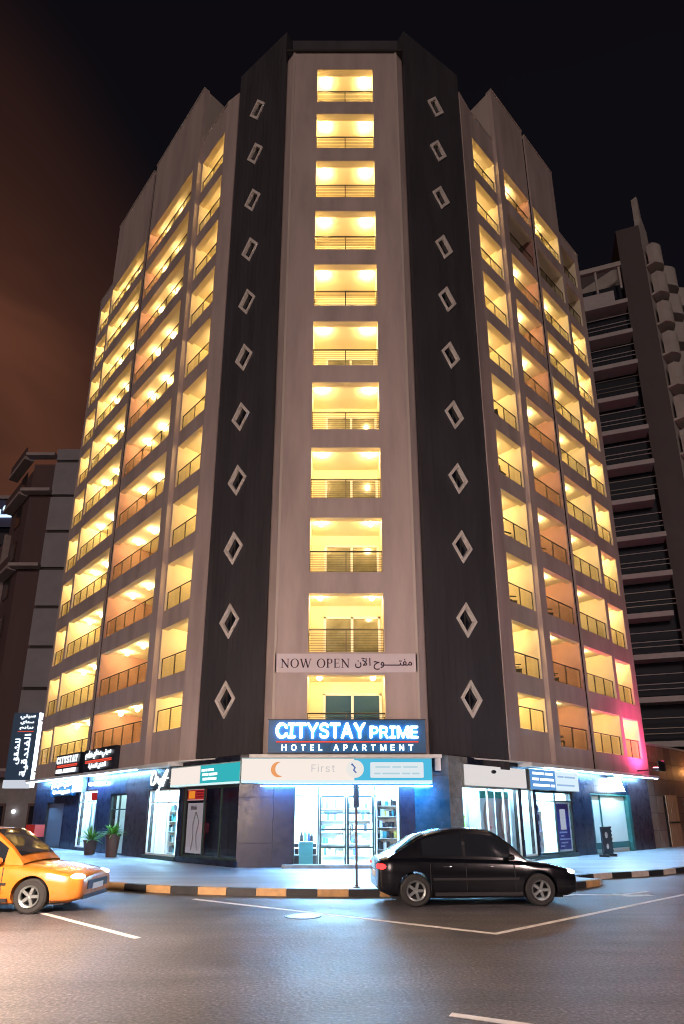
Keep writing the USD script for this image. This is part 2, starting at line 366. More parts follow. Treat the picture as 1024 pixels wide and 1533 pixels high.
for k, (F, L) in S.items():
    hol = unary_union([rect(*h) for h in OPEN[k]])
    hpart('ground_floor_wall', wall(rect(0, 0, L, 3.93).difference(hol), .03, .30), M_groove, F)
    nx = max(1, round(L / 1.22)); xs = np.linspace(0, L, nx + 1); zs = [PAV, .92, 1.69, 2.46, 3.20, 3.90]
    grow = hol.buffer(.02, join_style=2, cap_style=3)
    for i in range(nx):
        for j in range(5):
            g = rect(xs[i] + .005, zs[j] + .004, xs[i + 1] - .005, zs[j + 1] - .004).difference(grow)
            for q in getattr(g, 'geoms', [g]):
                if q.area < .03: continue
                m = PANEL[k]
                cx = (xs[i] + xs[i + 1]) / 2
                if k == 'C' and cx > 5.6: m = M_gran3
                if k == 'R' and cx > 4.4: m = M_gran2 if cx > 10 else M_gran
                if k == 'L' and 12.6 < cx < 14.8: m = M_gran2
                if k == 'RC' and cx > .7: m = M_gran
                hpart('cladding_slab', wall(q, .0, .028), m, F)
# soffit under the tower, white ledge, cool light strip tucked below the ledge
sof = Polygon([tuple(endL - .25 * iL), tuple(cornL - .3 * iL), (-2.95, 21.0), (3.2, 21.0), tuple(cornR - .3 * iR), tuple(endR - .25 * iR), tuple(endR + 6 * iR), (0, 30), tuple(endL + 6 * iL)])
m = extr(sof, .05); m.apply_translation([0, 0, SOF - .056]); hpart('soffit', m, M_ledge)
M_strip = lamp('cool_light_strip', (0.24, 0.58, 1.0), 340.0)
M_cyan = lamp('cyan_light_strip', (0.12, 0.45, 1.0), 260.0)
hpart('ledge', bx(-.05, LL + .1, -.55, .1, 3.72, 3.855), M_ledge, FL); hpart('ledge', bx(-.1, LR + .05, -.52, .1, 3.72, 3.855), M_ledge, FR)
hpart('light_strip', bx(.1, LL - 2.8, -.50, -.46, 3.69, 3.718), M_strip, FL); hpart('light_strip', bx(1.0, LR - .1, -.47, -.43, 3.69, 3.718), M_strip, FR)
hpart('ledge', bx(-.75, 6.0, -.16, .3, 3.79, 3.91), M_ledge, FC)
for x in (-.62, 5.86): hpart('ledge_bracket', bx(x - .1, x + .1, -.1, .28, 3.35, 3.79), M_ledge, FC)
hpart('light_strip', bx(-.3, 5.6, -.34, -.29, 2.80, 2.835), M_cyan, FC)
hpart('light_strip', bx(.1, 3.3, .10, .14, 3.50, 3.53), M_cyan, seg(outL, inL)[0]); hpart('light_strip', bx(.1, 3.7, .10, .14, 3.50, 3.53), lamp('teal_light_strip', (.12, .85, .75), 90.0), seg(inR, outR)[0])
# steps at the doors
hpart('door_step', bx(1.6, 5.95, -.42, .1, .0, .26), M_stone, S['C'][0])
hpart('plinth', bx(.6, 4.45, -.06, .1, 0, .30), M_alud, S['RC'][0]); hpart('plinth', bx(0, 4.2, -.06, .1, 0, .30), M_alud, S['R'][0])
hpart('plinth', bx(14.7, 17.45, -.06, .1, 0, .30), M_alud, S['L'][0]); hpart('plinth', bx(.1, 3.9, -.06, .1, 0, .35), M_gran, S['LC'][0])

def shopfront(k, o, xs, zs=(), frame=M_alu, depth=3.2, lightm=M_shopl, wallm=M_shopw, ntube=3, doors=()):
    """Aluminium frame with panes in an opening, and the lit room behind it."""
    F, L = S[k]; x0, z0, x1, z1 = o; b = .05
    xs = [x0, *xs, x1]; fr = [bx(x0, x1, .06, .14, z0, z0 + b * 1.4), bx(x0, x1, .06, .14, z1 - b, z1)]
    for x in xs: fr.append(bx(max(x0, x - b / 2), min(x1, x + b / 2), .062, .138, z0 + b, z1 - b))
    for z in zs: fr.append(bx(x0 + b, x1 - b, .064, .136, z - b / 2, z + b / 2))
    f = hpart('shop_window', fr, frame, F)
    zz = [z0, *zs, z1]
    for a, c in zip(xs[:-1], xs[1:]):
        for e, g in zip(zz[:-1], zz[1:]):
            pm = T(bx(a + b / 2, c - b / 2, .095, .103, e + b / 2, g - b / 2), F); pm.apply_transform(HI); part(f, 'pane', pm, M_clear)
    r = depth
    room = [bx(x0 - .06, x0 - .01, .30, r, z0 - .1, 3.3), bx(x1 + .01, x1 + .06, .30, r, z0 - .1, 3.3), bx(x0 - .06, x1 + .06, r, r + .06, z0 - .1, 3.3), bx(x0 - .06, x1 + .06, .30, r, 3.25, 3.30)]
    q = hpart('shop_room', room, wallm, F)
    fm = T(bx(x0 - .01, x1 + .01, .14, r, z0 - .1, z0 - .01), F); fm.apply_transform(HI); part(q, 'floor', fm, M_tile)
    for i in range(ntube):
        y = .55 + (r - .8) * i / max(1, ntube - 1)
        tm = T(bx(x0 + .15, x1 - .15, y, y + .12, 3.18, 3.21), F); tm.apply_transform(HI); part(q, 'ceiling_light', tm, lightm)
    return f

shopfront('L', OPEN['L'][0], (15.55, 16.45), (2.35,), frame=M_white)
shopfront('L', OPEN['L'][1], (11.8,), (2.1,), frame=M_alud, depth=2.2, lightm=lamp('lobby_tube', (.55, .9, .95), 40.0), ntube=1)
shopfront('L', OPEN['L'][2], (8.0,), (2.5,), frame=M_white, depth=1.8, ntube=2)
shopfront('LC', OPEN['LC'][0], (1.62, 2.7), (), frame=M_alud, depth=.9, lightm=lamp('dim_tube', (.6, .75, 1.0), 3.0), wallm=M_gran, ntube=1)
shopfront('C', OPEN['C'][0], (2.78, 4.75), (2.50,), frame=M_alud, depth=3.6, ntube=4)
shopfront('RC', OPEN['RC'][0], (2.35, 3.40), (), frame=M_white, depth=1.9, ntube=2, wallm=mat('shop_wall_grey', (.30, .33, .34), .6, var=.15))
shopfront('R', OPEN['R'][1], (2.75,), (2.42,), frame=M_alud, depth=2.6, ntube=2)
shopfront('R', OPEN['R'][0], (), (), frame=M_white, depth=1.9, ntube=2)
# pharmacy double door inside the middle shopfront
F = S['C'][0]
for a, b in ((2.82, 3.75), (3.77, 4.71)):
    z = [.22, .80, 1.38, 1.92, 2.46]
    d = hpart('shop_door', [bx(a, a + .07, .03, .085, .2, 2.46), bx(b - .07, b, .03, .085, .2, 2.46)] + [bx(a + .07, b - .07, .032, .083, q - .025, q + .025) for q in z], M_alud, F)
    hm = T(rod((b - .12 if a < 3 else a + .12, .0, 1.0), (b - .12 if a < 3 else a + .12, .0, 1.5), .018), F); hm.apply_transform(HI); part(d, 'handle', hm, M_chrome)
# pale shutter of the entrance on the right and roller shutter on the left
F = S['R'][0]
sh = hpart('entrance_panel', bx(6.0, 9.95, .16, .2, PAV, 2.80), mat('pale_green_panel', (.70, .82, .76), .5, var=.06, scale=1.2), F)
hpart('entrance_frame', [bx(5.9, 6.02, .02, .26, PAV, 2.84), bx(9.75, 10.05, -.04, .26, PAV, 2.84), bx(6.02, 9.75, .02, .26, 2.76, 2.84), bx(7.0, 7.05, .10, .159, PAV, 2.76), bx(6.02, 9.75, .08, .157, .35, .62)], mat('teal_frame', (.02, .12, .11), .4), F)
F = S['L'][0]
hpart('roller_shutter', [bx(2.2, 4.9, .17, .2, PAV, 2.5)] + [bx(2.2, 4.9, .15, .169, z, z + .075) for z in np.arange(PAV + .02, 2.42, .1)], mat('grey_blue_shutter', (.20, .22, .28), .5, metal=.4), F)

# ---------------------------------------------------------------- lettering
AR = json.loads(r'''{"open":[[[[243,17],[243,25],[258,28],[266,36],[266,38],[255,38],[249,40],[244,46],[244,55],[247,63],[250,67],[257,71],[266,70],[272,65],[275,58],[277,46],[421,46],[427,50],[431,65],[438,64],[436,58],[436,48],[442,46],[463,46],[463,48],[459,51],[457,56],[457,64],[460,71],[470,78],[478,78],[482,76],[489,67],[490,57],[484,46],[502,46],[507,51],[513,65],[519,71],[524,73],[534,71],[538,67],[542,58],[542,49],[539,42],[532,38],[520,39],[511,44],[502,38],[488,38],[475,41],[463,38],[441,38],[435,40],[432,44],[428,40],[422,38],[275,38],[271,29],[265,23],[250,17]],[[515,50],[523,46],[531,46],[535,50],[534,59],[530,64],[524,65],[517,58]],[[466,56],[471,49],[479,52],[482,58],[482,63],[480,67],[476,70],[469,69],[465,63]],[[253,49],[257,46],[268,46],[267,57],[262,63],[257,63],[253,59]]],[[[468,95],[471,98],[475,98],[478,95],[477,89],[469,89]]],[[[434,78],[434,82],[437,85],[441,85],[444,82],[444,78],[441,75],[437,75]]],[[[421,78],[421,82],[424,85],[428,85],[431,82],[431,78],[428,75],[424,75]]],[[[177,21],[178,36],[184,48],[192,56],[209,65],[195,70],[180,69],[179,76],[186,78],[196,78],[216,71],[231,70],[231,62],[224,62],[210,58],[200,53],[191,45],[185,33],[185,23],[187,17],[196,10],[205,8],[218,8],[231,12],[234,5],[218,0],[198,1],[184,8],[180,13]]],[[[135,107],[143,107],[145,38],[137,38]]],[[[68,86],[70,92],[73,93],[92,79],[96,74],[99,74],[101,83],[101,95],[99,105],[108,106],[109,84],[105,67],[113,55],[113,47],[108,40],[102,38],[74,38],[75,47],[81,50],[92,61],[94,66],[89,72]],[[88,47],[103,46],[106,49],[106,54],[100,60]]],[[[60,102],[60,104],[66,109],[72,109],[80,105],[89,107],[91,104],[85,99],[79,99],[71,103],[67,103],[64,100]]],[[[0,33],[1,48],[3,54],[5,55],[11,52],[8,45],[8,35],[12,28],[22,24],[35,24],[44,28],[50,39],[50,49],[44,65],[49,68],[52,67],[58,50],[58,39],[54,28],[46,20],[35,16],[16,17],[9,20],[3,26]]],[[[24,83],[27,86],[31,86],[34,83],[33,77],[25,77]]]],"city":[[[[435,36],[436,50],[438,56],[441,57],[446,55],[443,47],[443,38],[448,30],[460,26],[472,26],[484,29],[491,34],[492,40],[491,42],[485,45],[478,46],[479,54],[499,48],[512,48],[518,54],[521,67],[528,66],[526,60],[526,50],[532,48],[546,48],[551,50],[554,56],[556,68],[563,66],[561,52],[563,49],[583,49],[587,57],[588,65],[589,67],[591,67],[596,65],[594,51],[597,48],[608,48],[612,53],[614,67],[616,68],[622,66],[620,57],[621,49],[633,48],[638,54],[638,61],[633,77],[638,79],[641,79],[642,77],[646,61],[644,47],[639,42],[634,40],[620,41],[616,45],[608,40],[597,40],[590,45],[581,40],[566,40],[560,42],[557,46],[553,42],[547,40],[531,40],[525,42],[522,46],[518,42],[512,40],[500,40],[500,34],[494,26],[485,21],[471,18],[458,18],[445,22],[439,27]]],[[[558,29],[561,32],[565,32],[568,29],[567,23],[559,23]]],[[[545,29],[548,32],[552,32],[555,29],[554,23],[546,23]]],[[[524,84],[527,87],[531,87],[534,84],[533,78],[525,78]]],[[[511,84],[514,87],[518,87],[521,84],[520,78],[512,78]]],[[[465,3],[465,7],[468,10],[472,10],[475,7],[475,3],[472,0],[468,0]]],[[[452,3],[452,7],[455,10],[459,10],[462,7],[462,3],[459,0],[455,0]]],[[[274,109],[282,109],[284,55],[285,51],[289,48],[306,49],[310,54],[312,66],[317,67],[320,66],[318,60],[318,50],[324,48],[337,48],[340,50],[344,65],[345,67],[347,67],[352,65],[350,51],[353,48],[364,48],[368,53],[370,67],[372,68],[378,66],[376,57],[377,49],[389,48],[394,54],[394,61],[389,77],[397,79],[402,61],[400,47],[395,42],[390,40],[376,41],[372,45],[364,40],[353,40],[346,45],[337,40],[323,40],[317,42],[314,46],[310,42],[304,40],[284,41],[278,46],[276,52]]],[[[316,84],[319,87],[323,87],[326,84],[325,78],[317,78]]],[[[303,80],[303,84],[306,87],[310,87],[313,84],[313,80],[310,77],[306,77]]],[[[197,35],[198,50],[200,56],[203,57],[208,55],[205,47],[205,37],[211,29],[221,26],[232,26],[245,30],[252,36],[253,42],[234,51],[231,56],[231,63],[236,72],[247,80],[259,81],[265,78],[263,71],[257,73],[248,72],[239,63],[239,58],[241,56],[256,50],[262,44],[262,39],[259,32],[250,24],[232,18],[214,19],[205,23],[200,28]]],[[[230,3],[230,7],[233,10],[237,10],[240,7],[240,3],[237,0],[233,0]]],[[[217,7],[220,10],[224,10],[227,7],[226,1],[218,1]]],[[[106,18],[103,26],[116,31],[126,43],[127,54],[121,67],[122,71],[128,73],[135,53],[138,49],[151,48],[156,53],[155,65],[151,77],[157,79],[160,78],[163,67],[164,54],[161,46],[158,43],[149,40],[139,40],[133,43],[129,33],[118,23]]],[[[148,29],[151,32],[155,32],[158,29],[157,23],[149,23]]],[[[89,109],[97,109],[99,40],[91,40]]],[[[0,31],[0,44],[2,51],[6,59],[17,70],[28,75],[34,75],[39,71],[44,56],[49,49],[64,48],[68,53],[68,62],[64,77],[71,79],[76,63],[76,52],[74,47],[66,41],[49,40],[43,43],[39,39],[29,38],[18,44],[13,52],[10,51],[8,44],[8,31],[14,6],[13,3],[6,2]],[[18,58],[23,50],[30,46],[36,46],[38,48],[35,61],[31,66],[24,65]]],[[[66,25],[66,29],[69,32],[73,32],[76,29],[76,25],[73,22],[69,22]]],[[[53,29],[56,32],[60,32],[63,29],[62,23],[54,23]]]],"apt":[[[[331,18],[331,28],[333,36],[336,41],[339,41],[343,39],[339,30],[339,19],[344,12],[356,8],[367,8],[376,10],[382,13],[387,18],[389,25],[377,26],[368,31],[366,35],[366,41],[370,51],[376,57],[386,58],[394,52],[397,45],[398,34],[420,34],[420,36],[416,39],[414,44],[414,52],[417,59],[427,66],[435,66],[439,64],[446,55],[447,45],[441,34],[461,34],[466,41],[468,52],[473,52],[475,51],[474,36],[477,34],[487,34],[492,40],[494,53],[499,53],[501,52],[499,37],[502,34],[512,34],[517,39],[516,59],[523,59],[525,41],[529,35],[544,34],[547,36],[548,40],[546,95],[554,95],[556,40],[562,34],[572,34],[576,38],[574,95],[582,95],[584,37],[582,32],[576,27],[561,26],[553,31],[543,26],[531,26],[525,29],[522,33],[517,28],[512,26],[502,26],[495,31],[491,27],[477,26],[472,28],[469,31],[466,28],[460,26],[445,26],[430,29],[420,26],[398,26],[394,15],[387,7],[377,2],[366,0],[353,0],[339,5],[334,10]],[[423,44],[428,37],[436,40],[439,46],[439,51],[437,55],[433,58],[426,57],[422,51]],[[375,37],[379,34],[390,34],[390,41],[386,49],[379,50],[375,46],[374,42]]],[[[497,71],[497,75],[500,78],[504,78],[507,75],[507,71],[504,68],[500,68]]],[[[490,82],[490,86],[493,89],[497,89],[500,86],[500,82],[497,79],[493,79]]],[[[484,75],[487,78],[491,78],[494,75],[493,69],[485,69]]],[[[432,83],[435,86],[439,86],[442,83],[441,77],[433,77]]],[[[418,79],[418,83],[421,86],[425,86],[428,83],[428,79],[425,76],[421,76]]],[[[384,75],[387,78],[391,78],[394,75],[393,69],[385,69]]],[[[371,75],[374,78],[378,78],[381,75],[380,69],[372,69]]],[[[289,26],[287,95],[295,95],[297,26]]],[[[127,30],[130,37],[138,34],[149,34],[156,37],[156,48],[145,66],[145,68],[149,71],[152,71],[154,68],[163,51],[167,38],[172,34],[181,34],[185,37],[189,53],[196,52],[195,38],[197,35],[221,34],[215,44],[215,52],[218,59],[228,66],[236,66],[240,64],[247,55],[248,45],[242,34],[262,34],[266,38],[264,95],[272,95],[274,37],[272,32],[266,27],[246,26],[231,29],[221,26],[200,26],[194,28],[190,31],[185,27],[170,26],[162,32],[155,27],[138,26]],[[224,44],[229,37],[237,40],[240,46],[240,51],[238,55],[234,58],[227,57],[223,51]]],[[[226,83],[229,86],[233,86],[236,83],[235,77],[227,77]]],[[[184,70],[187,73],[191,73],[194,70],[193,64],[185,64]]],[[[1,42],[0,52],[3,58],[10,64],[23,68],[24,76],[32,76],[33,44],[35,37],[39,34],[51,34],[56,36],[59,42],[61,54],[68,52],[66,38],[68,35],[98,34],[108,38],[109,42],[95,42],[91,44],[87,50],[87,58],[91,68],[100,75],[109,74],[114,70],[119,56],[118,42],[114,34],[105,28],[96,26],[71,26],[65,28],[62,32],[58,28],[52,26],[38,26],[32,28],[27,33],[27,36],[9,36]],[[96,52],[100,49],[111,50],[109,63],[105,67],[100,67],[97,64],[95,59]],[[9,47],[14,43],[25,43],[24,61],[12,57],[8,52]]],[[[103,91],[106,94],[110,94],[113,91],[112,85],[104,85]]],[[[90,87],[90,91],[93,94],[97,94],[100,91],[100,87],[97,84],[93,84]]],[[[63,15],[66,18],[70,18],[73,15],[72,9],[64,9]]],[[[50,11],[50,15],[53,18],[57,18],[60,15],[60,11],[57,8],[53,8]]],[[[22,94],[25,97],[29,97],[32,94],[31,88],[23,88]]],[[[9,94],[12,97],[16,97],[19,94],[18,88],[10,88]]]],"c1":[[[[0,35],[1,49],[3,55],[6,56],[11,54],[8,46],[8,37],[13,29],[25,25],[37,25],[49,28],[56,33],[57,39],[56,41],[50,44],[43,45],[44,53],[64,47],[77,47],[83,53],[86,66],[93,65],[91,59],[91,49],[97,47],[111,47],[116,49],[119,55],[121,67],[128,65],[126,51],[128,48],[148,48],[152,56],[153,64],[154,66],[156,66],[161,64],[159,50],[162,47],[173,47],[177,52],[179,66],[181,67],[187,65],[185,56],[186,48],[198,47],[203,53],[203,60],[198,76],[203,78],[206,78],[207,76],[211,60],[209,46],[204,41],[199,39],[185,40],[181,44],[173,39],[162,39],[155,44],[146,39],[131,39],[125,41],[122,45],[118,41],[112,39],[96,39],[90,41],[87,45],[83,41],[77,39],[65,39],[65,33],[59,25],[50,20],[36,17],[23,17],[10,21],[4,26]]],[[[123,24],[123,28],[126,31],[130,31],[133,28],[133,24],[130,21],[126,21]]],[[[110,24],[110,28],[113,31],[117,31],[120,28],[120,24],[117,21],[113,21]]],[[[89,83],[92,86],[96,86],[99,83],[98,77],[90,77]]],[[[76,79],[76,83],[79,86],[83,86],[86,83],[86,79],[83,76],[79,76]]],[[[30,6],[33,9],[37,9],[40,6],[39,0],[31,0]]],[[[17,6],[20,9],[24,9],[27,6],[26,0],[18,0]]]],"c2":[[[[79,52],[77,109],[85,109],[87,55],[88,51],[92,48],[109,49],[113,54],[115,66],[120,67],[123,66],[121,60],[121,50],[127,48],[140,48],[143,50],[147,65],[148,67],[150,67],[155,65],[153,51],[156,48],[167,48],[171,53],[173,67],[175,68],[181,66],[179,57],[180,49],[192,48],[197,54],[197,61],[192,77],[200,79],[205,61],[203,47],[198,42],[193,40],[179,41],[175,45],[167,40],[156,40],[149,45],[140,40],[126,40],[120,42],[117,46],[113,42],[107,40],[87,41],[81,46]]],[[[119,80],[119,84],[122,87],[126,87],[129,84],[129,80],[126,77],[122,77]]],[[[106,84],[109,87],[113,87],[116,84],[115,78],[107,78]]],[[[0,35],[1,50],[3,56],[6,57],[11,55],[8,47],[8,37],[14,29],[24,26],[35,26],[48,30],[55,36],[56,42],[37,51],[34,56],[34,63],[39,72],[50,80],[62,81],[68,78],[66,71],[60,73],[51,72],[42,63],[42,58],[44,56],[59,50],[65,44],[65,39],[62,32],[53,24],[35,18],[17,19],[8,23],[3,28]]],[[[33,3],[33,7],[36,10],[40,10],[43,7],[43,3],[40,0],[36,0]]],[[[20,7],[23,10],[27,10],[30,7],[29,1],[21,1]]]],"c3":[[[[106,16],[103,24],[116,29],[126,41],[127,52],[121,65],[122,69],[128,71],[135,51],[138,47],[151,46],[156,51],[155,63],[151,75],[157,77],[160,76],[163,65],[164,52],[161,44],[158,41],[149,38],[139,38],[133,41],[129,31],[118,21]]],[[[148,27],[151,30],[155,30],[158,27],[157,21],[149,21]]],[[[91,38],[89,107],[97,107],[99,38]]],[[[0,29],[0,42],[2,49],[6,57],[17,68],[28,73],[34,73],[39,69],[44,54],[49,47],[64,46],[68,51],[68,60],[64,75],[71,77],[76,61],[76,50],[74,45],[66,39],[49,38],[43,41],[39,37],[29,36],[18,42],[13,50],[10,49],[8,42],[8,29],[14,4],[13,1],[6,0]],[[18,56],[23,48],[30,44],[36,44],[38,46],[35,59],[31,64],[24,63]]],[[[66,23],[66,27],[69,30],[73,30],[76,27],[76,23],[73,20],[69,20]]],[[[53,23],[53,27],[56,30],[60,30],[63,27],[63,23],[60,20],[56,20]]]],"a1":[[[[0,18],[0,28],[2,36],[5,41],[8,41],[12,39],[8,30],[8,19],[13,12],[25,8],[36,8],[45,10],[51,13],[56,18],[58,25],[46,26],[37,31],[35,35],[35,41],[39,51],[45,57],[55,58],[63,52],[66,45],[67,34],[89,34],[89,36],[85,39],[83,44],[83,52],[86,59],[96,66],[104,66],[108,64],[115,55],[116,45],[110,34],[130,34],[135,41],[137,52],[144,51],[143,37],[144,35],[156,34],[161,40],[163,53],[170,52],[168,37],[171,34],[181,34],[186,39],[185,59],[192,59],[194,41],[198,35],[213,34],[216,36],[217,40],[215,95],[223,95],[225,40],[231,34],[241,34],[245,38],[243,95],[251,95],[253,37],[251,32],[245,27],[230,26],[222,31],[212,26],[200,26],[194,29],[191,33],[186,28],[181,26],[171,26],[164,31],[160,27],[146,26],[141,28],[138,31],[135,28],[129,26],[114,26],[99,29],[89,26],[67,26],[63,15],[56,7],[46,2],[35,0],[22,0],[8,5],[3,10]],[[92,44],[97,37],[105,40],[108,46],[108,51],[106,55],[102,58],[95,57],[91,51]],[[44,37],[48,34],[59,34],[59,41],[56,48],[53,50],[48,50],[43,43]]],[[[166,71],[166,75],[169,78],[173,78],[176,75],[176,71],[173,68],[169,68]]],[[[159,82],[159,86],[162,89],[166,89],[169,86],[169,82],[166,79],[162,79]]],[[[153,71],[153,75],[156,78],[160,78],[163,75],[163,71],[160,68],[156,68]]],[[[101,83],[104,86],[108,86],[111,83],[110,77],[102,77]]],[[[87,83],[90,86],[94,86],[97,83],[96,77],[88,77]]],[[[53,71],[53,75],[56,78],[60,78],[63,75],[63,71],[60,68],[56,68]]],[[[40,75],[43,78],[47,78],[50,75],[49,69],[41,69]]]],"a2":[[[[289,18],[287,87],[295,87],[297,18]]],[[[127,22],[130,29],[138,26],[149,26],[156,29],[156,40],[145,58],[145,60],[149,63],[152,63],[154,60],[163,43],[167,30],[172,26],[181,26],[185,29],[189,45],[196,44],[195,30],[197,27],[221,26],[215,36],[215,44],[218,51],[228,58],[236,58],[240,56],[247,47],[248,37],[242,26],[262,26],[266,30],[264,87],[272,87],[274,29],[272,24],[266,19],[246,18],[231,21],[221,18],[200,18],[194,20],[190,23],[185,19],[170,18],[162,24],[155,19],[138,18]],[[224,36],[229,29],[237,32],[240,38],[240,43],[238,47],[234,50],[227,49],[223,43]]],[[[226,71],[226,75],[229,78],[233,78],[236,75],[236,71],[233,68],[229,68]]],[[[184,62],[187,65],[191,65],[194,62],[193,56],[185,56]]],[[[1,34],[0,44],[3,50],[10,56],[23,60],[24,68],[32,68],[33,36],[35,29],[39,26],[51,26],[56,28],[59,34],[61,46],[68,44],[66,30],[68,27],[98,26],[108,30],[109,34],[95,34],[91,36],[87,42],[87,50],[91,60],[100,67],[109,66],[114,62],[119,48],[118,34],[114,26],[105,20],[96,18],[71,18],[65,20],[62,24],[58,20],[52,18],[38,18],[32,20],[27,25],[27,28],[9,28]],[[96,44],[100,41],[111,42],[109,55],[105,59],[100,59],[97,56],[95,51]],[[9,39],[14,35],[25,35],[24,53],[12,49],[8,44]]],[[[103,79],[103,83],[106,86],[110,86],[113,83],[113,79],[110,76],[106,76]]],[[[90,79],[90,83],[93,86],[97,86],[100,83],[100,79],[97,76],[93,76]]],[[[63,3],[63,7],[66,10],[70,10],[73,7],[73,3],[70,0],[66,0]]],[[[50,3],[50,7],[53,10],[57,10],[60,7],[60,3],[57,0],[53,0]]],[[[22,82],[22,86],[25,89],[29,89],[32,86],[32,82],[29,79],[25,79]]],[[[9,82],[9,86],[12,89],[16,89],[19,86],[19,82],[16,79],[12,79]]]]}''')
def arabic(key, x0, x1, z0, h, depth, y):
    """Arabic lettering fitted into x0..x1 and z0..z0+h, standing between depths y-depth..y."""
    ps = [Polygon(p[0], p[1:]).buffer(0) for p in AR[key]]
    s = unary_union(ps).buffer(1.6); a, b, c, d = s.bounds
    s = affinity.affine_transform(s, [(x1 - x0) / (c - a), 0, 0, h / (d - b), x0 - a * (x1 - x0) / (c - a), z0 - b * h / (d - b)])
    return wall(s, y - depth, y)
_GL = {}
def glyph(ch, bold=True):
    if (ch, bold) not in _GL:
        _GL[ch, bold] = meshkit.text_mesh(ch, 1.0, 1.0, bold)
    return _GL[ch, bold]
def latin(text, x0, x1, z0, h, depth, y, bold=True, squash=None):
    """Capitals spread evenly from x0 to x1."""
    ms = [None if c == ' ' else glyph(c, bold) for c in text]
    k = 1.0
    ws = [.38 * h if m is None else np.ptp(m.vertices[:, 0]) * h for m in ms]
    gap = (x1 - x0 - sum(ws)) / max(1, len(ws) - 1)
    if gap < .04 * h:
        k = (x1 - x0) / (sum(ws) + .06 * h * (len(ws) - 1)); gap = .06 * h * k
    out, x = [], x0
    for m, w in zip(ms, ws):
        if m is not None:
            v = m.copy(); v.vertices[:, 0] -= v.vertices[:, 0].min(); v.apply_scale([h * k, h, depth])
            v.apply_transform(UPRIGHT); v.apply_translation([x, y, z0]); out.append(v)
        x += w * k + gap
    return cat(out)
def serif(text, x0, x1, z0, h, depth, y):
    def ln(a, b, w): return LineString([a, b]).buffer(w / 2, cap_style=2)
    def el(cx, cy, rx, ry): return affinity.scale(Point(0, 0).buffer(1, 24), rx, ry).buffer(0) if 0 else affinity.translate(affinity.scale(Point(0, 0).buffer(1, 24), rx, ry), cx, cy)
    S_ = lambda x, zz, w=.26: rect(x - w / 2, zz, x + w / 2, zz + .045)
    G = {'N': (unary_union([ln((.14, 0), (.14, 1), .07), ln((.72, 0), (.72, 1), .07), ln((.10, .985), (.74, .015), .15).intersection(rect(0, 0, 1, 1)), S_(.14, 0), S_(.72, .955), S_(.06, .955, .2)]), .86),
         'O': (el(.43, .5, .43, .52).difference(el(.43, .5, .28, .46)), .86),
         'W': (unary_union([ln((.10, 1), (.36, 0), .14), ln((.36, 0), (.60, .98), .07), ln((.56, .98), (.82, 0), .14), ln((.82, 0), (1.06, 1), .07), S_(.10, .955), S_(.58, .955), S_(1.06, .955, .22)]).intersection(rect(-.2, 0, 1.3, 1)), 1.16),
         'P': (unary_union([ln((.14, 0), (.14, 1), .14), S_(.14, 0, .32), rect(.02, .955, .4, 1), el(.34, .735, .28, .265).difference(el(.34, .735, .145, .215)).intersection(rect(.14, 0, 1, 1))]), .64),
         'E': (unary_union([ln((.14, 0), (.14, 1), .14), rect(.02, 0, .58, .05), rect(.02, .95, .56, 1), rect(.14, .49, .46, .54), rect(.53, 0, .58, .22), rect(.51, .80, .56, 1), rect(.42, .42, .46, .62)]), .64), ' ': (None, .34)}
    tot = sum(G[c][1] for c in text) + .10 * (len(text) - 1); k = (x1 - x0) / tot; x = x0; ms = []
    for c in text:
        if G[c][0] is not None:
            ms.append(wall(affinity.affine_transform(G[c][0], [k, 0, 0, h, x, z0]), y - depth, y))
        x += (G[c][1] + .10) * k
    return cat(ms)

M_let = lamp('letters_white', (0.80, 0.93, 1.0), 3.4)
M_letback = lamp('letter_back_glow', (0.16, 0.58, 1.0), 26.0)
M_let2 = lamp('letters_soft', (0.85, 0.93, 1.0), 1.7)
M_red = lamp('sign_red', (1.0, 0.10, 0.06), 1.0)
M_board = mat('navy_sign_board', (0.006, 0.085, 0.21), 0.3)
M_boardk = mat('near_black_board', (0.012, 0.016, 0.03), 0.35)
def sign(name, label, F, group=None):
    return thing(name, label, 'sign', F, group)

# main sign over the door
g = sign('hotel_sign', 'wide navy sign with glowing white letters CITYSTAY PRIME HOTEL APARTMENT above the pharmacy', FC)
part(g, 'board', bx(-.09, 5.43, -.30, -.02, 3.95, 5.09), M_board)
part(g, 'board_frame', [bx(-.12, 5.46, -.31, -.01, 5.09, 5.12), bx(-.12, 5.46, -.31, -.01, 3.92, 3.95)], M_boardk)
part(g, 'lettering', [latin('CITYSTAY', .17, 3.33, 4.45, .52, .05, -.36), latin('PRIME', 3.47, 5.17, 4.45, .41, .05, -.36)], M_let)
part(g, 'letter_back', [latin('CITYSTAY', .20, 3.30, 4.47, .48, .015, -.335), latin('PRIME', 3.50, 5.14, 4.47, .37, .015, -.335)], M_letback)
part(g, 'lettering', latin('HOTEL APARTMENT', .40, 4.98, 4.02, .20, .04, -.345), M_let)
part(g, 'red_line', bx(.2, 5.17, -.35, -.30, 4.30, 4.345), M_red)
# banner
g = sign('now_open_banner', 'pale banner reading NOW OPEN in English and Arabic on the middle column', FC)
part(g, 'banner', bx(.03, 5.27, -.035, -.005, 6.89, 7.60), mat('banner_cloth', (.66, .58, .60), .8, var=.05, bump=.1, bscale=6))
part(g, 'lettering', [serif('NOW OPEN', .25, 2.78, 7.06, .34, .008, -.036), arabic('open', 2.98, 5.08, 6.98, .46, .008, -.036)], mat('banner_ink', (.05, .025, .05), .7))
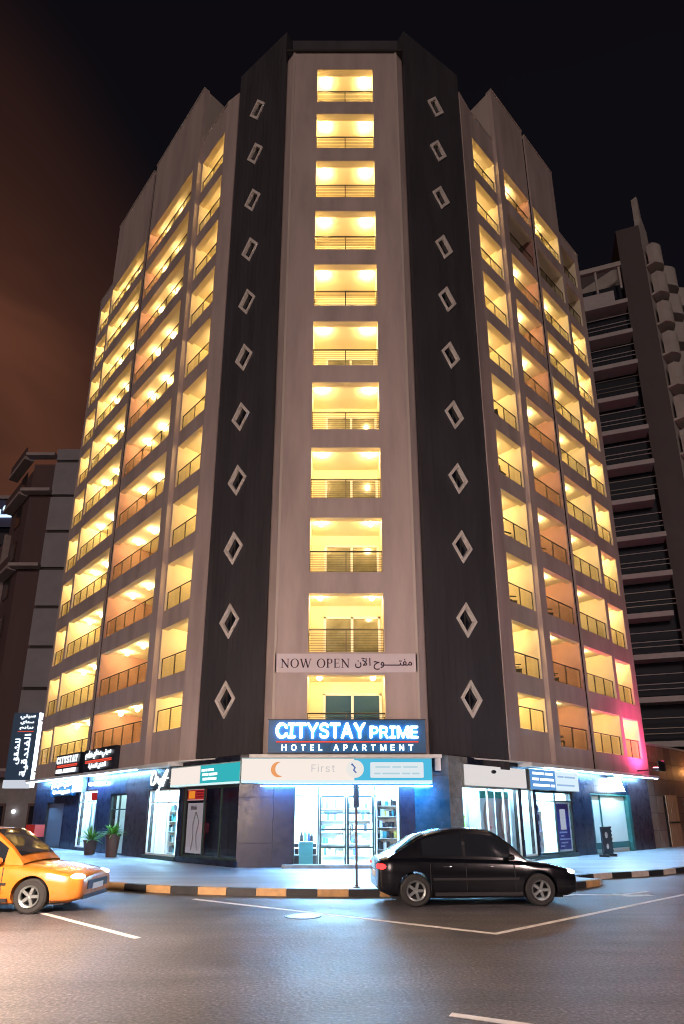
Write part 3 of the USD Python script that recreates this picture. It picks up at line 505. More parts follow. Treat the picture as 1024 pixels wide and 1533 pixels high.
# pharmacy light box
FP = at(-3.6, 20.55, 0, 0)
g = sign('pharmacy_sign', 'long cream and cyan pharmacy light box with an orange crescent above the shop door', FP)
M_lb = lamp('lightbox_cream', (1.0, .88, .80), .95); M_lbc = lamp('lightbox_cyan', (.10, .62, .92), .80); M_lbw = lamp('lightbox_white', (.86, .95, 1.0), .86)
part(g, 'box', bx(.14, 6.70, .03, .5, 2.90, 3.76), mat('sign_case', (.25, .5, .6), .4))
part(g, 'cream_face', bx(.16, 4.02, -.0, .03, 3.0, 3.72), M_lb)
part(g, 'cyan_face', bx(4.02, 6.68, -.0, .03, 3.0, 3.72), M_lbc)
part(g, 'lower_strip', bx(.16, 6.68, -.01, .03, 2.91, 2.996), lamp('lightbox_strip', (.75, .93, 1.0), 1.0))
part(g, 'text_panel', wall(rect(4.62, 3.13, 6.35, 3.56).buffer(.05), -.008, -.001), M_lbw)
part(g, 'emblem', wall(Point(4.05, 3.38).buffer(.30), -.010, -.002), lamp('lightbox_emblem', (.93, .90, .86), .90))
part(g, 'crescent', wall(Point(1.42, 3.36).buffer(.26).difference(Point(1.55, 3.38).buffer(.24)), -.012, -.002), lamp('crescent_orange', (1.0, .42, .16), .85))
part(g, 'lettering', latin('First', 2.55, 3.35, 3.28, .25, .006, -.001, bold=False), lamp('faint_grey_letters', (.75, .73, .74), .80))
part(g, 'emblem_figure', wall(unary_union([LineString([(3.98, 3.5), (4.05, 3.42), (4.0, 3.34), (4.08, 3.26)]).buffer(.022), Point(3.95, 3.53).buffer(.035)]), -.014, -.010), lamp('emblem_blue', (.1, .25, .8), .5))
part(g, 'text_lines', [wall(unary_union([rect(x, zz, x + w, zz + .05) for x, w in row]), -.012, -.008) for zz, row in ((3.42, [(4.75, .5), (5.33, .3), (5.7, .5)]), (3.2, [(4.7, .22), (4.98, .6), (5.66, .28), (6.0, .25)]))], lamp('faint_cyan_lines', (.55, .80, .90), .8))
# left corner light box: cream, then teal with white lines
FLC = S['LC'][0]
g = sign('corner_light_box', 'cream and teal light box on the left corner under the dark band', FLC)
part(g, 'box', bx(-.25, 4.3, -.30, .0, 2.90, 3.66), mat('sign_case2', (.3, .4, .4), .4))
part(g, 'cream_face', bx(-.24, 1.85, -.325, -.30, 2.98, 3.62), M_lb)
part(g, 'teal_face', bx(1.85, 4.28, -.325, -.30, 2.98, 3.62), lamp('lightbox_teal', (.05, .60, .66), .75))
part(g, 'lower_strip', bx(-.24, 4.28, -.33, -.30, 2.905, 2.976), lamp('lightbox_strip2', (.75, 1.0, 1.0), .95))
part(g, 'text_lines', [wall(unary_union([rect(x, zz, x + w, zz + .09) for x, w in row]), -.335, -.325) for zz, row in ((3.40, [(1.95, .2), (2.2, .12), (2.38, .35)]), (3.24, [(2.0, .4), (2.46, .5)]), (3.08, [(2.05, .25), (2.36, .2), (2.62, .3)]))], M_let2)
# small red sign and poster behind the left corner glass
g = sign('small_red_sign', 'small red and orange illuminated sign at the top of the left corner window', FLC)
part(g, 'panel', bx(.30, 1.56, .17, .2, 2.40, 2.82), lamp('sign_red_panel', (.85, .05, .05), .55)); part(g, 'orange_square', bx(.40, .80, .15, .169, 2.47, 2.75), lamp('sign_orange', (1.0, .30, .03), 1.0))
part(g, 'border', [bx(.30, 1.56, .15, .168, 2.79, 2.82), bx(.30, 1.56, .15, .168, 2.40, 2.43)], lamp('border_pink', (1.0, .5, .5), .7))
part(g, 'text_lines', [bx(.92, 1.42, .15, .169, z, z + .05) for z in (2.5, 2.6, 2.7)], lamp('sign_dark_red', (.35, .02, .03), .5))
g = thing('window_poster', 'tall pale pink poster with a faint grey line drawing in the left corner window', 'poster', FLC)
part(g, 'sheet', bx(.36, 1.54, .17, .18, .48, 2.3), lamp('backlit_poster', (.62, .50, .54), .55))
part(g, 'line_drawing', [wall(unary_union([LineString([(.75, .6), (.85, 1.0), (.8, 1.5), (.95, 1.95)]).buffer(.02), LineString([(1.15, .6), (1.05, 1.1), (1.2, 1.6), (1.0, 1.95)]).buffer(.02), rect(.6, 2.05, 1.0, 2.2)]), .155, .168)], mat('poster_ink', (.25, .22, .25), .7))
part(g, 'red_edge', bx(1.545, 1.60, .16, .19, .48, 2.3), mat('poster_red', (.5, .05, .06), .5))
# script sign over the bright shop window on the left
FGL = S['L'][0]
g = sign('script_sign', 'dark shop sign with a looping white handwritten word over the left shop window', FGL)
part(g, 'board', bx(14.85, 17.42, -.12, -.01, 2.92, 3.70), M_boardk)
def stroke(pts, r=.03):
    pts = np.asarray(pts, float); t = np.linspace(0, len(pts) - 1, 12 * len(pts))
    from scipy.interpolate import CubicSpline
    q = CubicSpline(np.arange(len(pts)), pts)(t); return LineString(q).buffer(r)
sc = unary_union([stroke([(15.25, 3.40), (15.5, 3.60), (15.62, 3.35), (15.42, 3.08), (15.22, 3.2), (15.38, 3.58)], .045), stroke([(15.6, 3.15), (15.85, 3.3), (15.95, 3.1), (16.1, 3.28), (16.02, 2.98), (15.85, 2.84)], .035), stroke([(16.1, 3.1), (16.35, 3.42), (16.58, 3.62), (16.5, 3.40), (16.32, 3.12), (16.28, 3.02)], .045), stroke([(16.15, 3.28), (16.4, 3.32), (16.65, 3.30)], .03)])
part(g, 'lettering', wall(sc, -.17, -.13), M_let); part(g, 'small_text', [bx(16.75, 17.3, -.135, -.121, z, z + .04) for z in (3.1, 3.2)], mat('sign_grey_text', (.35, .35, .38), .5))
# entrance sign and the bright lamp box beside it
g = sign('entrance_sign', 'dark blue sign with two white Arabic lines over the narrow lit left window', FGL)
part(g, 'board', bx(3.2, 6.6, -.22, -.05, 2.85, 3.68), M_board)
part(g, 'lettering', [arabic('city', 3.45, 6.35, 3.22, .40, .05, -.25), arabic('apt', 3.7, 6.2, 2.90, .26, .05, -.25)], M_let)
g = thing('white_light_box', 'blazing white square light box between entrance sign and lit narrow window', 'lamp', FGL)
part(g, 'case', bx(6.72, 7.95, -.30, -.04, 2.98, 3.70), M_alu); part(g, 'face', bx(6.75, 7.92, -.33, -.30, 3.0, 3.68), lamp('lightbox_hot', (.75, .85, 1.0), 12.0))
g = sign('wall_blue_lamp', 'small bright blue-white lettering light under the ledge beside the white light box', FGL)
part(g, 'bar', bx(8.6, 10.3, -.2, -.08, 3.25, 3.42), lamp('blue_bar', (.14, .28, 1.0), 120.0)); part(g, 'bracket', bx(8.7, 10.2, -.08, .02, 3.3, 3.38), M_steel)
# hotel signs on the left facade
for x0, x1, lab, kind in ((4.75, 8.15, 'left facade sign with glowing CITYSTAY letters and red line, left of the downpipe', 'en'), (8.72, 12.35, 'left facade sign with glowing Arabic hotel name and red line, right of the downpipe', 'ar')):
    g = sign('facade_sign', lab, FL); part(g, 'board', bx(x0, x1, -.50, -.26, 3.90, 4.95), M_boardk)
    if kind == 'en': lt = [latin('CITYSTAY', x0 + .25, x1 - .2, 4.50, .34, .04, -.53), latin('HOTEL APARTMENT', x0 + .3, x1 - .3, 3.99, .20, .04, -.53)]
    else: lt = [arabic('city', x0 + .3, x1 - .35, 4.46, .44, .04, -.53), arabic('apt', x0 + .8, x1 - .8, 3.96, .30, .04, -.53)]
    part(g, 'lettering', lt, M_let2); part(g, 'red_line', [bx(x0 + .25, x1 - .3, -.53, -.50, 4.36, 4.41), bx(x0 + .25, x1 - .3, -.53, -.50, 4.29, 4.33)], M_red)
# vertical sign at the far left end
FV = at(-20.95, 37.3, 0, 0)
g = sign('vertical_sign', 'tall vertical blue sign with white Arabic letters at the far left end of the facade', FV)
part(g, 'board', bx(0, 1.62, 0, .35, 3.95, 8.15), mat('vertical_board', (.012, .07, .15), .4)); part(g, 'foot_panel', bx(-.05, 1.45, -.02, .37, 3.45, 3.94), lamp('foot_panel_glow', (.8, .85, .95), .75))
part(g, 'edge_light', bx(1.62, 1.72, -.02, .37, 3.5, 8.15), lamp('edge_white', (.80, .92, 1.0), 3.0)); part(g, 'mount', [bx(1.6, 2.3, .1, .2, z, z + .1) for z in (4.4, 7.6)], M_steel)
def turned(key, xc, z0, L, h):
    m = arabic(key, 0, L, 0, h, .04, -.005); m.apply_transform(trimesh.transformations.rotation_matrix(-math.pi / 2, [0, 1, 0])); b = m.bounds
    m.apply_translation([xc - (b[0][0] + b[1][0]) / 2, 0, z0 - b[0][2]]); return m
part(g, 'lettering', [arabic('c1', .45, 1.4, 7.72, .30, .04, -.005), arabic('c2', .5, 1.35, 7.38, .28, .04, -.005), arabic('c3', .5, 1.35, 7.06, .26, .04, -.005), turned('a1', .55, 4.9, 1.6, .42), turned('a2', 1.12, 4.15, 2.65, .48)], M_let2)
part(g, 'red_line', bx(.4, 1.4, -.03, -.002, 6.94, 6.98), M_red)
# right hand shop signs
g = sign('plain_white_sign', 'plain white light box over the right corner shop window', S['RC'][0])
part(g, 'face', bx(.72, 4.72, -.16, -.13, 2.88, 3.62), lamp('lightbox_plain', (.86, .80, .79), .86)); part(g, 'case', bx(.70, 4.74, -.13, .0, 2.86, 3.64), M_alu)
part(g, 'camera_dome', ball((2.45, -.2, 3.42), .09, (1.3, 1, .8)), M_blackp)
FGR = S['R'][0]
g = sign('blue_shop_sign', 'blue light box with white text lines on the right, beside the plain white sign', FGR)
part(g, 'case', bx(.42, 4.42, -.2, -.0, 2.84, 3.68), M_alu); part(g, 'blue_face', bx(.44, 2.4, -.23, -.2, 2.86, 3.66), lamp('lightbox_blue', (.16, .42, .88), .75)); part(g, 'white_face', bx(2.4, 4.40, -.23, -.2, 2.86, 3.66), lamp('lightbox_pale', (.72, .88, 1.0), 1.0))
part(g, 'text_lines', [wall(unary_union([rect(x, zz, x + w, zz + .10) for x, w in row]), -.245, -.231) for zz, row in ((3.45, [(.6, .9), (1.6, .6)]), (3.22, [(.55, .5), (1.15, 1.1)]), (2.98, [(.6, 1.3), (2.0, .3)]))], M_let2)
part(g, 'blue_lines', [wall(unary_union([rect(x, zz, x + w, zz + .07) for x, w in row]), -.245, -.231) for zz, row in ((3.4, [(2.6, .5), (3.2, .9)]), (3.05, [(2.5, 1.5)]))], lamp('pale_blue_lines', (.4, .62, .95), .8))
g = thing('wall_glow_block', 'glowing white tapered block standing for lamplight on the wall above the pale entrance', 'lamp', FGR)
part(g, 'glow_block', wall(Polygon([(7.75, 3.60), (8.35, 3.60), (8.75, 2.95), (7.45, 2.95)]), -.40, -.08), lamp('lantern_white', (.80, .95, 1.0), 22.0)); part(g, 'cap', bx(7.7, 8.4, -.42, -.06, 3.60, 3.71), M_alud)  # glowing solid with a made-up cap, in place of a lit patch of wall
g = thing('pink_floodlight', 'small pink floodlight fixed low on the right end of the facade', 'lamp', FR)
part(g, 'housing', bx(10.7, 11.5, -1.25, -1.0, 4.02, 4.16), M_blackp); part(g, 'lens', bx(10.73, 11.47, -1.23, -1.02, 4.162, 4.18), lamp('pink_lens', (1.0, .05, .24), 950.0)); part(g, 'arm', bx(11.05, 11.15, -1.0, -.05, 4.05, 4.12), M_blackp); part(g, 'added_visor', [bx(11.5, 11.53, -1.27, -.98, 4.02, 4.55), bx(10.67, 11.53, -1.29, -1.25, 4.02, 4.50)], M_blackp)  # visor plates added to keep the pink light off the tower

# ---------------------------------------------------------------- ground
def ground_mat(name, col, col2, rough, grain, gscale, patch=.35, lo=.35):
    nodes = {'g': ('geometry', {}), 'n1': ('noise_texture', {'scale': .35, 'detail': 5, 'roughness': .6}), 'mp': ('mapping', {'scale': (.25, 1.6, 1), 'rotation': (0, 0, -.25)}), 'n3': ('noise_texture', {'scale': 1.1, 'detail': 4, 'roughness': .55}), 'r3': ('rgb_ramp', {'ramp': [(.34, (.72, .72, .73)), (.55, (1, 1, 1)), (.75, (1.12, 1.1, 1.08))]}), 'm3': ('mix_color', {'blend_type': 'multiply', 'fac': 1.0, 'use_clamp': False}), 'n2': ('noise_texture', {'scale': gscale, 'detail': 3, 'roughness': .7}),
             'v': ('voronoi_texture', {'scale': gscale * .8}), 'r1': ('rgb_ramp', {'ramp': [(.3, col), (.7, col2)]}),
             'r2': ('rgb_ramp', {'ramp': [(.30, (.30, .30, .31)), (.47, (.8, .8, .8)), (.60, (1.25, 1.24, 1.22)), (.70, (2.6, 2.55, 2.5))]}), 'mx': ('mix_color', {'blend_type': 'multiply', 'fac': 1.0, 'use_clamp': False}),
             'rr': ('map_range', {'from_min': .3, 'from_max': .7, 'to_min': rough - .1, 'to_max': rough + .1, 'clamp': True}),
             'ad': ('math', {'math_type': 'add'}), 'b': ('bump', {'strength': grain, 'distance': .012}), 'p': ('principled_bsdf', {'specular_ior_level': .5})}
    links = [('g.position', 'n1.vector'), ('g.position', 'n2.vector'), ('g.position', 'v.vector'), ('n1.fac', 'r1.fac'), ('n2.fac', 'r2.fac'), ('g.position', 'mp.vector'), ('mp.vector', 'n3.vector'), ('n3.fac', 'r3.fac'), ('r1.color', 'm3.a'), ('r3.color', 'm3.b'), ('m3.result', 'mx.a'), ('r2.color', 'mx.b'),
             ('mx.result', 'p.base_color'), ('n1.fac', 'rr.value'), ('rr.result', 'p.roughness'), ('n2.fac', 'ad.value1'), ('v.distance', 'ad.value2'), ('ad.value', 'b.height'), ('b.normal', 'p.normal')]
    return usdkit.material(stage, '/World/Looks/' + name, nodes, links, surface='p.BSDF')
M_asph = ground_mat('asphalt', (.082, .078, .084), (.125, .118, .126), .52, .20, 24)
M_pave = ground_mat('pavement_concrete', (.40, .42, .45), (.50, .52, .55), .42, .15, 40)
M_paint = mat('road_paint', (.66, .64, .60), .6, var=.28, scale=6, bump=.2, bscale=60)
solo('road', bx(-300, 300, -60, 400, -.5, 0), M_asph, kind='structure')
front = [(-41.6, 51.9), (-14, 23), (-11, 20.2), (-8.6, 18.2), (-6.5, 16.75), (-4.6, 15.75), (-2, 15.15), (.1, 15.0), (2.5, 15.2), (5, 15.9), (7.2, 17.4), (6.7, 18.0), (7.4, 18.75), (9, 19.5), (11.5, 21.1), (14, 23.2), (40, 46.6)]
from scipy.interpolate import splprep, splev
def curve(pts, n): t, _ = splprep(np.array(pts).T, s=0, k=3); return np.array(splev(np.linspace(0, 1, n), t)).T
cA = curve(front[1:11], 90); cB = curve(front[11:16], 50)
outline = [front[0]] + cA.tolist() + cB.tolist() + [front[-1], (40, 90), (-42, 90)]
pv = extr(Polygon(outline).buffer(0), .25); pv.apply_translation([0, 0, -.10])
pave = solo('pavement', pv, M_pave, kind='structure')
M_kb, M_ky, M_kw = mat('kerb_black', (.025, .025, .028), .5, var=.3, scale=5), mat('kerb_ochre', (.50, .30, .13), .6, var=.25, scale=5), mat('kerb_white', (.58, .52, .46), .6, var=.2, scale=5)
def kerb(path, step, light, first=0):
    path = np.asarray(path); ls = LineString(path); n = int(ls.length / step)
    for i in range(n):
        a, b = ls.interpolate(i * step + .006), ls.interpolate((i + 1) * step - .006)
        c0, c1 = (a.x, a.y), (b.x, b.y); d = np.subtract(c1, c0); d /= np.hypot(*d); nn = np.array([d[1], -d[0]])
        q = Polygon([np.add(c0, nn * .03), np.add(c1, nn * .03), np.add(c1, -nn * .14), np.add(c0, -nn * .14)])
        m = extr(q, .175); top = m.vertices[:, 2] > .1
        m.vertices[top, :2] -= nn * .012 * 0
        m.apply_translation([0, 0, -.01]); part(pave, 'kerb_block', m, (M_kb, light)[(i + first) % 2])
kerb(cA[18:], .74, M_ky, 0); kerb(cB[2:], .80, M_kw, 0); kerb([(14, 23.2), (27, 34.9)], .8, M_kw, 1)
def mark(pts, w, z=.004):
    return extr(LineString(pts).buffer(w / 2, cap_style=2, join_style=2), z)
solo('road_marking', mark([(-3.4, 14.55), (2.5, 10.46), (8.25, 15.3), (16, 21.9)], .11), M_paint, kind='structure')
solo('road_marking', mark([(-6.4, 13.0), (-3.2, 10.1)], .11), M_paint, kind='structure')
solo('road_marking', mark([(1.05, 6.44), (2.1, 5.95)], .11), M_paint, kind='structure')
solo('road_marking', extr(unary_union([LineString([(5.3, 15.15), (5.6, 15.35), (6.9, 15.25)]).buffer(.09, cap_style=2), Polygon([(6.6, 15.55), (6.75, 14.95), (7.5, 15.15), (7.4, 15.33), (7.0, 15.3)]), LineString([(6.8, 15.35), (7.7, 15.9)]).buffer(.06, cap_style=2)]), .004), M_paint, kind='structure')
mh = thing('manhole_cover', 'round metal manhole cover lying in the road in front of the kerb', 'manhole cover', at(-.75, 12.2, 0))
part(mh, 'cover', trimesh.creation.cylinder(.30, .008, sections=28).apply_translation([0, 0, .004]), mat('manhole_iron', (.30, .30, .31), .35, metal=.5, var=.2, scale=12)); part(mh, 'rim', rev([(.30, 0), (.36, 0), (.36, .010), (.30, .010), (.30, 0)], 28), mat('manhole_rim', (.12, .12, .12), .5, metal=.5))

# ---------------------------------------------------------------- street furniture
g = thing('sign_pole', 'thin dark pole on the kerb with a small edge-on sign plate, before the door', 'sign', at(.36, 15.45, PAV))
part(g, 'pole', rod((0, 0, 0), (0, 0, 2.36), .03, 12), mat('pole_paint', (.06, .035, .035), .5)); part(g, 'plate', T(wall(rect(-.28, 1.92, .28, 2.42).buffer(.03), -.012, .012), at(0, -.04, 0, math.radians(77))), mat('plate_back', (.05, .035, .045), .5)); part(g, 'foot', rev([(0, 0), (.09, 0), (.09, .015), (.04, .03), (.04, .06), (0, .06)], 16), M_steel)
g = thing('added_street_lamp', 'added unseen street lantern giving warm light at the left edge of the road', 'street lamp', at(-7.0, 8.4, 0))  # unseen lantern, added for the warm pool of light on the road
part(g, 'post', rod((0, 0, 0), (0, 0, 2.7), .08, 12, .05), M_blackp); part(g, 'arm', rod((0, 0, 2.6), (.8, .1, 2.9), .035), M_blackp)
part(g, 'lamp_collar', rod((.8, .1, 2.80), (.8, .1, 2.94), .09), M_blackp); part(g, 'globe', ball((.8, .1, 2.62), .22), lamp('street_globe_warm', (1.0, .73, .57), 1850.0), smooth=True)
g = thing('added_street_lamp', 'added unseen pole lamp giving pinkish light at the right edge of the road', 'street lamp', at(11.5, 4.0, 0))  # unseen pole lamp, added to light the road and the lower facade
part(g, 'post', rod((0, 0, 0), (0, 0, 6.3), .10, 12, .06), M_blackp); part(g, 'arm', rod((0, 0, 6.2), (-2.2, .3, 6.6), .04), M_blackp)
part(g, 'lamp_collar', rod((-2.2, .3, 6.5), (-2.2, .3, 6.68), .1), M_blackp); part(g, 'globe', ball((-2.2, .3, 6.24), .30), lamp('street_globe_pink', (1.0, .72, .67), 1000.0), smooth=True)

M_leaf = usdkit.material(stage, '/World/Looks/leaf_green', {'p': ('principled_bsdf', {'base_color': (.10, .26, .04), 'roughness': .5}), 't': ('translucent_bsdf', {'color': (.14, .34, .04)}), 'm': ('mix_closure', {'fac': .35})}, [('p.BSDF', 'm.closure1'), ('t.BSDF', 'm.closure2')], surface='m.closure')
def fronds(n, L, w, up, seed, z0):
    r = np.random.default_rng(seed); out = []
    for i in range(n):
        a = r.uniform(0, 2 * math.pi); e = r.uniform(.35, 1.45) * up; l = L * r.uniform(.6, 1.1); k = 5
        t = np.linspace(0, 1, k + 1); rad = l * t * math.cos(e) ; hgt = l * (t * math.sin(e) - .55 * t ** 2 * math.cos(e))
        ctr = np.stack([rad * math.cos(a), rad * math.sin(a), z0 + hgt], 1); sd = np.array([-math.sin(a), math.cos(a), 0]); ww = w * np.sin(np.pi * np.clip(t * .86 + .14, 0, 1))[:, None] + .002
        v = np.vstack([ctr + sd * ww, ctr - sd * ww, ctr + [0, 0, .012]]); f = []
        for j in range(k):
            A, B, C, D = j, j + 1, j + k + 1, j + k + 2; E_, F_ = 2 * (k + 1) + j, 2 * (k + 1) + j + 1
            f += [[A, B, F_], [A, F_, E_], [E_, F_, D], [E_, D, C]]
        out.append(trimesh.Trimesh(v, f, process=False))
    return cat(out)
M_pot = mat('pot_brown', (.075, .035, .025), .5, var=.2, scale=6)
for x, y, h, lab, n, seed in ((-9.75, 26.25, .92, 'tall brown pot with a bushy spiky green plant, nearest the lit glass door', 90, 3), (-11.35, 27.9, .62, 'brown pot with a leafy pale green plant, further left along the wall', 80, 4)):
    g = thing('potted_plant', lab, 'plant', at(x, y, PAV))
    part(g, 'pot', rev([(0, 0), (.22, 0), (.30, h * .9), (.33, h * .9), (.33, h), (.28, h), (.26, h * .92), (0, h * .92)], 20), M_pot, smooth=30); part(g, 'foliage', fronds(n, .75, .035, 1.0, seed, h * .92), M_leaf)
    part(g, 'stem', [rod((.03 * i, 0, h * .9), (.05 * i, .02 * i, h + .25), .015, 6) for i in (-2, 0, 2)], mat('stem_brown', (.08, .06, .03), .7))
g = thing('pavement_board', 'dark standing advertising board with white marks beside the pale entrance', 'sign', at(11.35, 26.5, PAV, rzR))
part(g, 'board', bx(-.45, .45, -.03, .03, .1, 1.22), mat('board_dark', (.02, .035, .05), .4)); part(g, 'leg', [bx(x - .03, x + .03, -.2, .2, 0, .1) for x in (-.38, .38)], M_blackp)
part(g, 'white_mark', [wall(Point(-.05, .88).buffer(.13), -.036, -.031), wall(Point(-.02, .42).buffer(.11), -.036, -.031)], M_white); part(g, 'edge_studs', [bx(.42 + .02, .49, -.04, .04, z, z + .07) for z in np.arange(.2, 1.2, .16)], M_blackp)

# ---------------------------------------------------------------- goods in the shop windows
PAL = [mat('goods_' + n, c, .45) for n, c in (('white', (.7, .7, .68)), ('teal', (.05, .30, .32)), ('red', (.5, .05, .05)), ('blue', (.06, .12, .45)), ('yellow', (.6, .42, .08)), ('dark', (.03, .03, .035)), ('pink', (.6, .25, .3)))]
def shelf_unit(F, x, y, w, h, lab, seed, palette, fill=.85, d=.34, z=PAV + .15, n=5, group=None):
    g = thing('shelf_unit', lab, 'shelf', F @ at(x, y, z), group); r = np.random.default_rng(seed)
    part(g, 'rack', [bx(0, .03, 0, d, 0, h), bx(w - .03, w, 0, d, 0, h), bx(.03, w - .03, d - .015, d, 0, h)], M_white)
    for i in range(n): part(g, 'shelf', bx(.03, w - .03, 0, d - .016, h * i / n + .02, h * i / n + .045), M_white)
    sets = {k: [] for k in palette}
    for i in range(n):
        xx = .05
        while xx < w - .12:
            ww = r.uniform(.05, .14); hh = r.uniform(.4, .85) * (h / n - .05)
            if r.random() < fill: sets[palette[r.integers(len(palette))]].append(bx(xx, xx + ww * .92, .04, .04 + r.uniform(.08, .2), h * i / n + .046, h * i / n + .046 + hh))
            xx += ww
    for k, ms in sets.items():
        if ms: part(g, 'goods', ms, PAL[k], kind='stuff')
FCg = S['C'][0]
shelf_unit(FCg, 2.75, 3.0, .95, 2.2, 'white shelf of small packets behind the left leaf of the pharmacy door', 1, [0, 0, 0, 1, 4, 3])
shelf_unit(FCg, 3.8, 3.0, .95, 2.2, 'white shelf of small packets behind the right leaf of the pharmacy door', 2, [0, 0, 0, 5, 3, 6])
shelf_unit(FCg, 4.82, .55, .74, 2.2, 'crowded shelf of dark and pale packets in the right-hand pharmacy window', 3, [0, 0, 5, 5, 4, 1], n=6)
g = thing('display_stand', 'teal display stand with bottles in the left-hand pharmacy window', 'display stand', FCg @ at(2.35, .55, .23))
part(g, 'body', bx(-.24, .24, -.16, .16, 0, .72), PAL[1]); part(g, 'counter_top', bx(-.27, .27, -.19, .19, .721, .75), PAL[0])
for i, (bx_, hh) in enumerate(((-.17, .30), (-.04, .42), (.09, .34), (.19, .26))): part(g, 'bottle', T(rev([(0, 0), (.055, 0), (.055, hh * .62), (.02, hh * .8), (.02, hh), (0, hh)], 12), at(bx_, -.02, .751)), (PAL[5], mat('goods_pale_teal', (.25, .5, .52), .4), PAL[3], PAL[5])[i])
for sx in (-.32, .3): part(g, 'small_box', [bx(sx - .1, sx + .08, -.1, .1, 0, .28), bx(sx - .08, sx + .06, -.08, .08, .3, .5), bx(sx - .1, sx + .05, -.05, .1, .55, .66)], PAL[5])
shelf_unit(FGL, 14.95, .9, .75, 2.1, 'shelf with dark goods on the left of the script-signed shop window', 5, [5, 5, 0, 1], n=5)
g = thing('display_table', 'teal counter with a dark box in the right half of the script-signed window', 'counter', FGL @ at(16.2, .8, .30)); part(g, 'counter', bx(0, 1.0, 0, .45, 0, .95), PAL[1]); part(g, 'box_on_top', bx(.15, .5, .08, .36, .95, 1.3), PAL[5])
g = thing('window_garment', 'pale translucent garments hanging in the narrow lit window on the far left', 'clothes', FGL @ at(7.1, .5, .4))
for i in range(5):
    t = rev([(.0, 2.2), (.03, 2.15), (.13, 2.0), (.10, 1.6), (.17, .15), (.15, .15), (.08, 1.6), (.0, 2.05)], 14); t.apply_scale([1, .5, 1]); t.apply_translation([.25 + .42 * i, .1, 0]); part(g, 'garment', t, PAL[0] if i % 2 else mat('goods_mint', (.5, .62, .58), .6), smooth=True)
part(g, 'rail', rod((0, .1, 2.22), (2.1, .1, 2.22), .015), M_chrome)
part(thing('red_window_sign', 'small red square sign at the top of the narrow lit left window', 'sign', FGL), 'panel', bx(8.2, 8.9, .16, .19, 2.55, 2.95), lamp('red_square', (.75, .04, .04), .7))
FRC = S['RC'][0]
for i, (x, m, h) in enumerate(((1.0, PAL[0], 2.4), (1.45, mat('goods_lime', (.32, .58, .03), .5), 1.5), (1.75, PAL[0], 2.45), (2.75, PAL[0], 2.4))):
    lab = ('white fluted display column nearest the stone pillar in the corner shop window', 'short lime green display column in the corner shop window', 'white fluted display column right of the lime green one', 'white fluted display column beside the portrait posters')[i]
    g = thing('display_column', lab, 'display column', FRC @ at(x + .15, .75, .33))
    r0 = .12 if h > 2 else .15
    part(g, 'shaft', rev([(0, 0), (r0 * 1.5, 0), (r0 * 1.5, .06), (r0, .12), (r0 * .85, h * .5), (r0 * .6, h - .1), (r0 * .9, h), (0, h)], 16), m, smooth=35); part(g, 'base', bx(-.2, .2, -.2, .2, -.02, 0), M_white)
def portrait(F, x, z, w, h, lab, tone):
    g = thing('portrait_poster', lab, 'poster', F)
    part(g, 'sheet', bx(x, x + w, .50, .51, z, z + h), tone)
    cx = x + w * .55
    part(g, 'hair', wall(affinity.scale(Point(cx - w * .05, z + h * .52).buffer(1), w * .30, h * .33), .493, .499), mat('poster_hair', (.26, .17, .15), .6))
    part(g, 'face', wall(affinity.scale(Point(cx + w * .05, z + h * .55).buffer(1), w * .24, h * .28), .486, .492), mat('poster_skin', (.75, .55, .50), .6))
    part(g, 'lips', wall(affinity.scale(Point(cx + w * .06, z + h * .40).buffer(1), w * .07, h * .022), .481, .485), mat('poster_lips', (.5, .05, .08), .5))
    part(g, 'top_band', bx(x, x + w, .49, .499, z + h * .88, z + h), mat('poster_green', (.02, .16, .13), .5))
portrait(FRC, 2.42, .5, .95, 2.25, 'left of two pale-faced portrait posters in the right corner shop window', mat('poster_pale', (.55, .54, .55), .6)); portrait(FRC, 3.44, .5, .9, 2.25, 'right of two pale-faced portrait posters in the right corner shop window', mat('poster_grey', (.28, .24, .26), .6))
shelf_unit(FGR, 1.25, .7, 1.4, 2.1, 'dark shelf with white shoes and boxes under the blue light box', 8, [0, 0, 5, 5], n=5)
g = thing('purple_board', 'upright purple poster board with white text in the shop under the blue light box', 'sign', FGR)
part(g, 'board', wall(rect(2.9, .42, 4.0, 2.35).buffer(.04), .16, .2), mat('purple_print', (.07, .05, .26), .4)); part(g, 'border', wall(rect(2.9, .42, 4.0, 2.35).buffer(.05).difference(rect(2.93, .45, 3.97, 2.32)), .15, .165), M_white)
part(g, 'white_block', bx(3.2, 3.65, .145, .159, 1.25, 2.1), lamp('purple_board_white', (.7, .72, .9), .7)); part(g, 'text_lines', [bx(3.05 + .08 * (i % 2), 3.4 + .3 * (i % 3), .15, .158, z, z + .06) for i, z in enumerate(np.arange(.55, 1.2, .14))], mat('purple_board_text', (.6, .58, .8), .5))

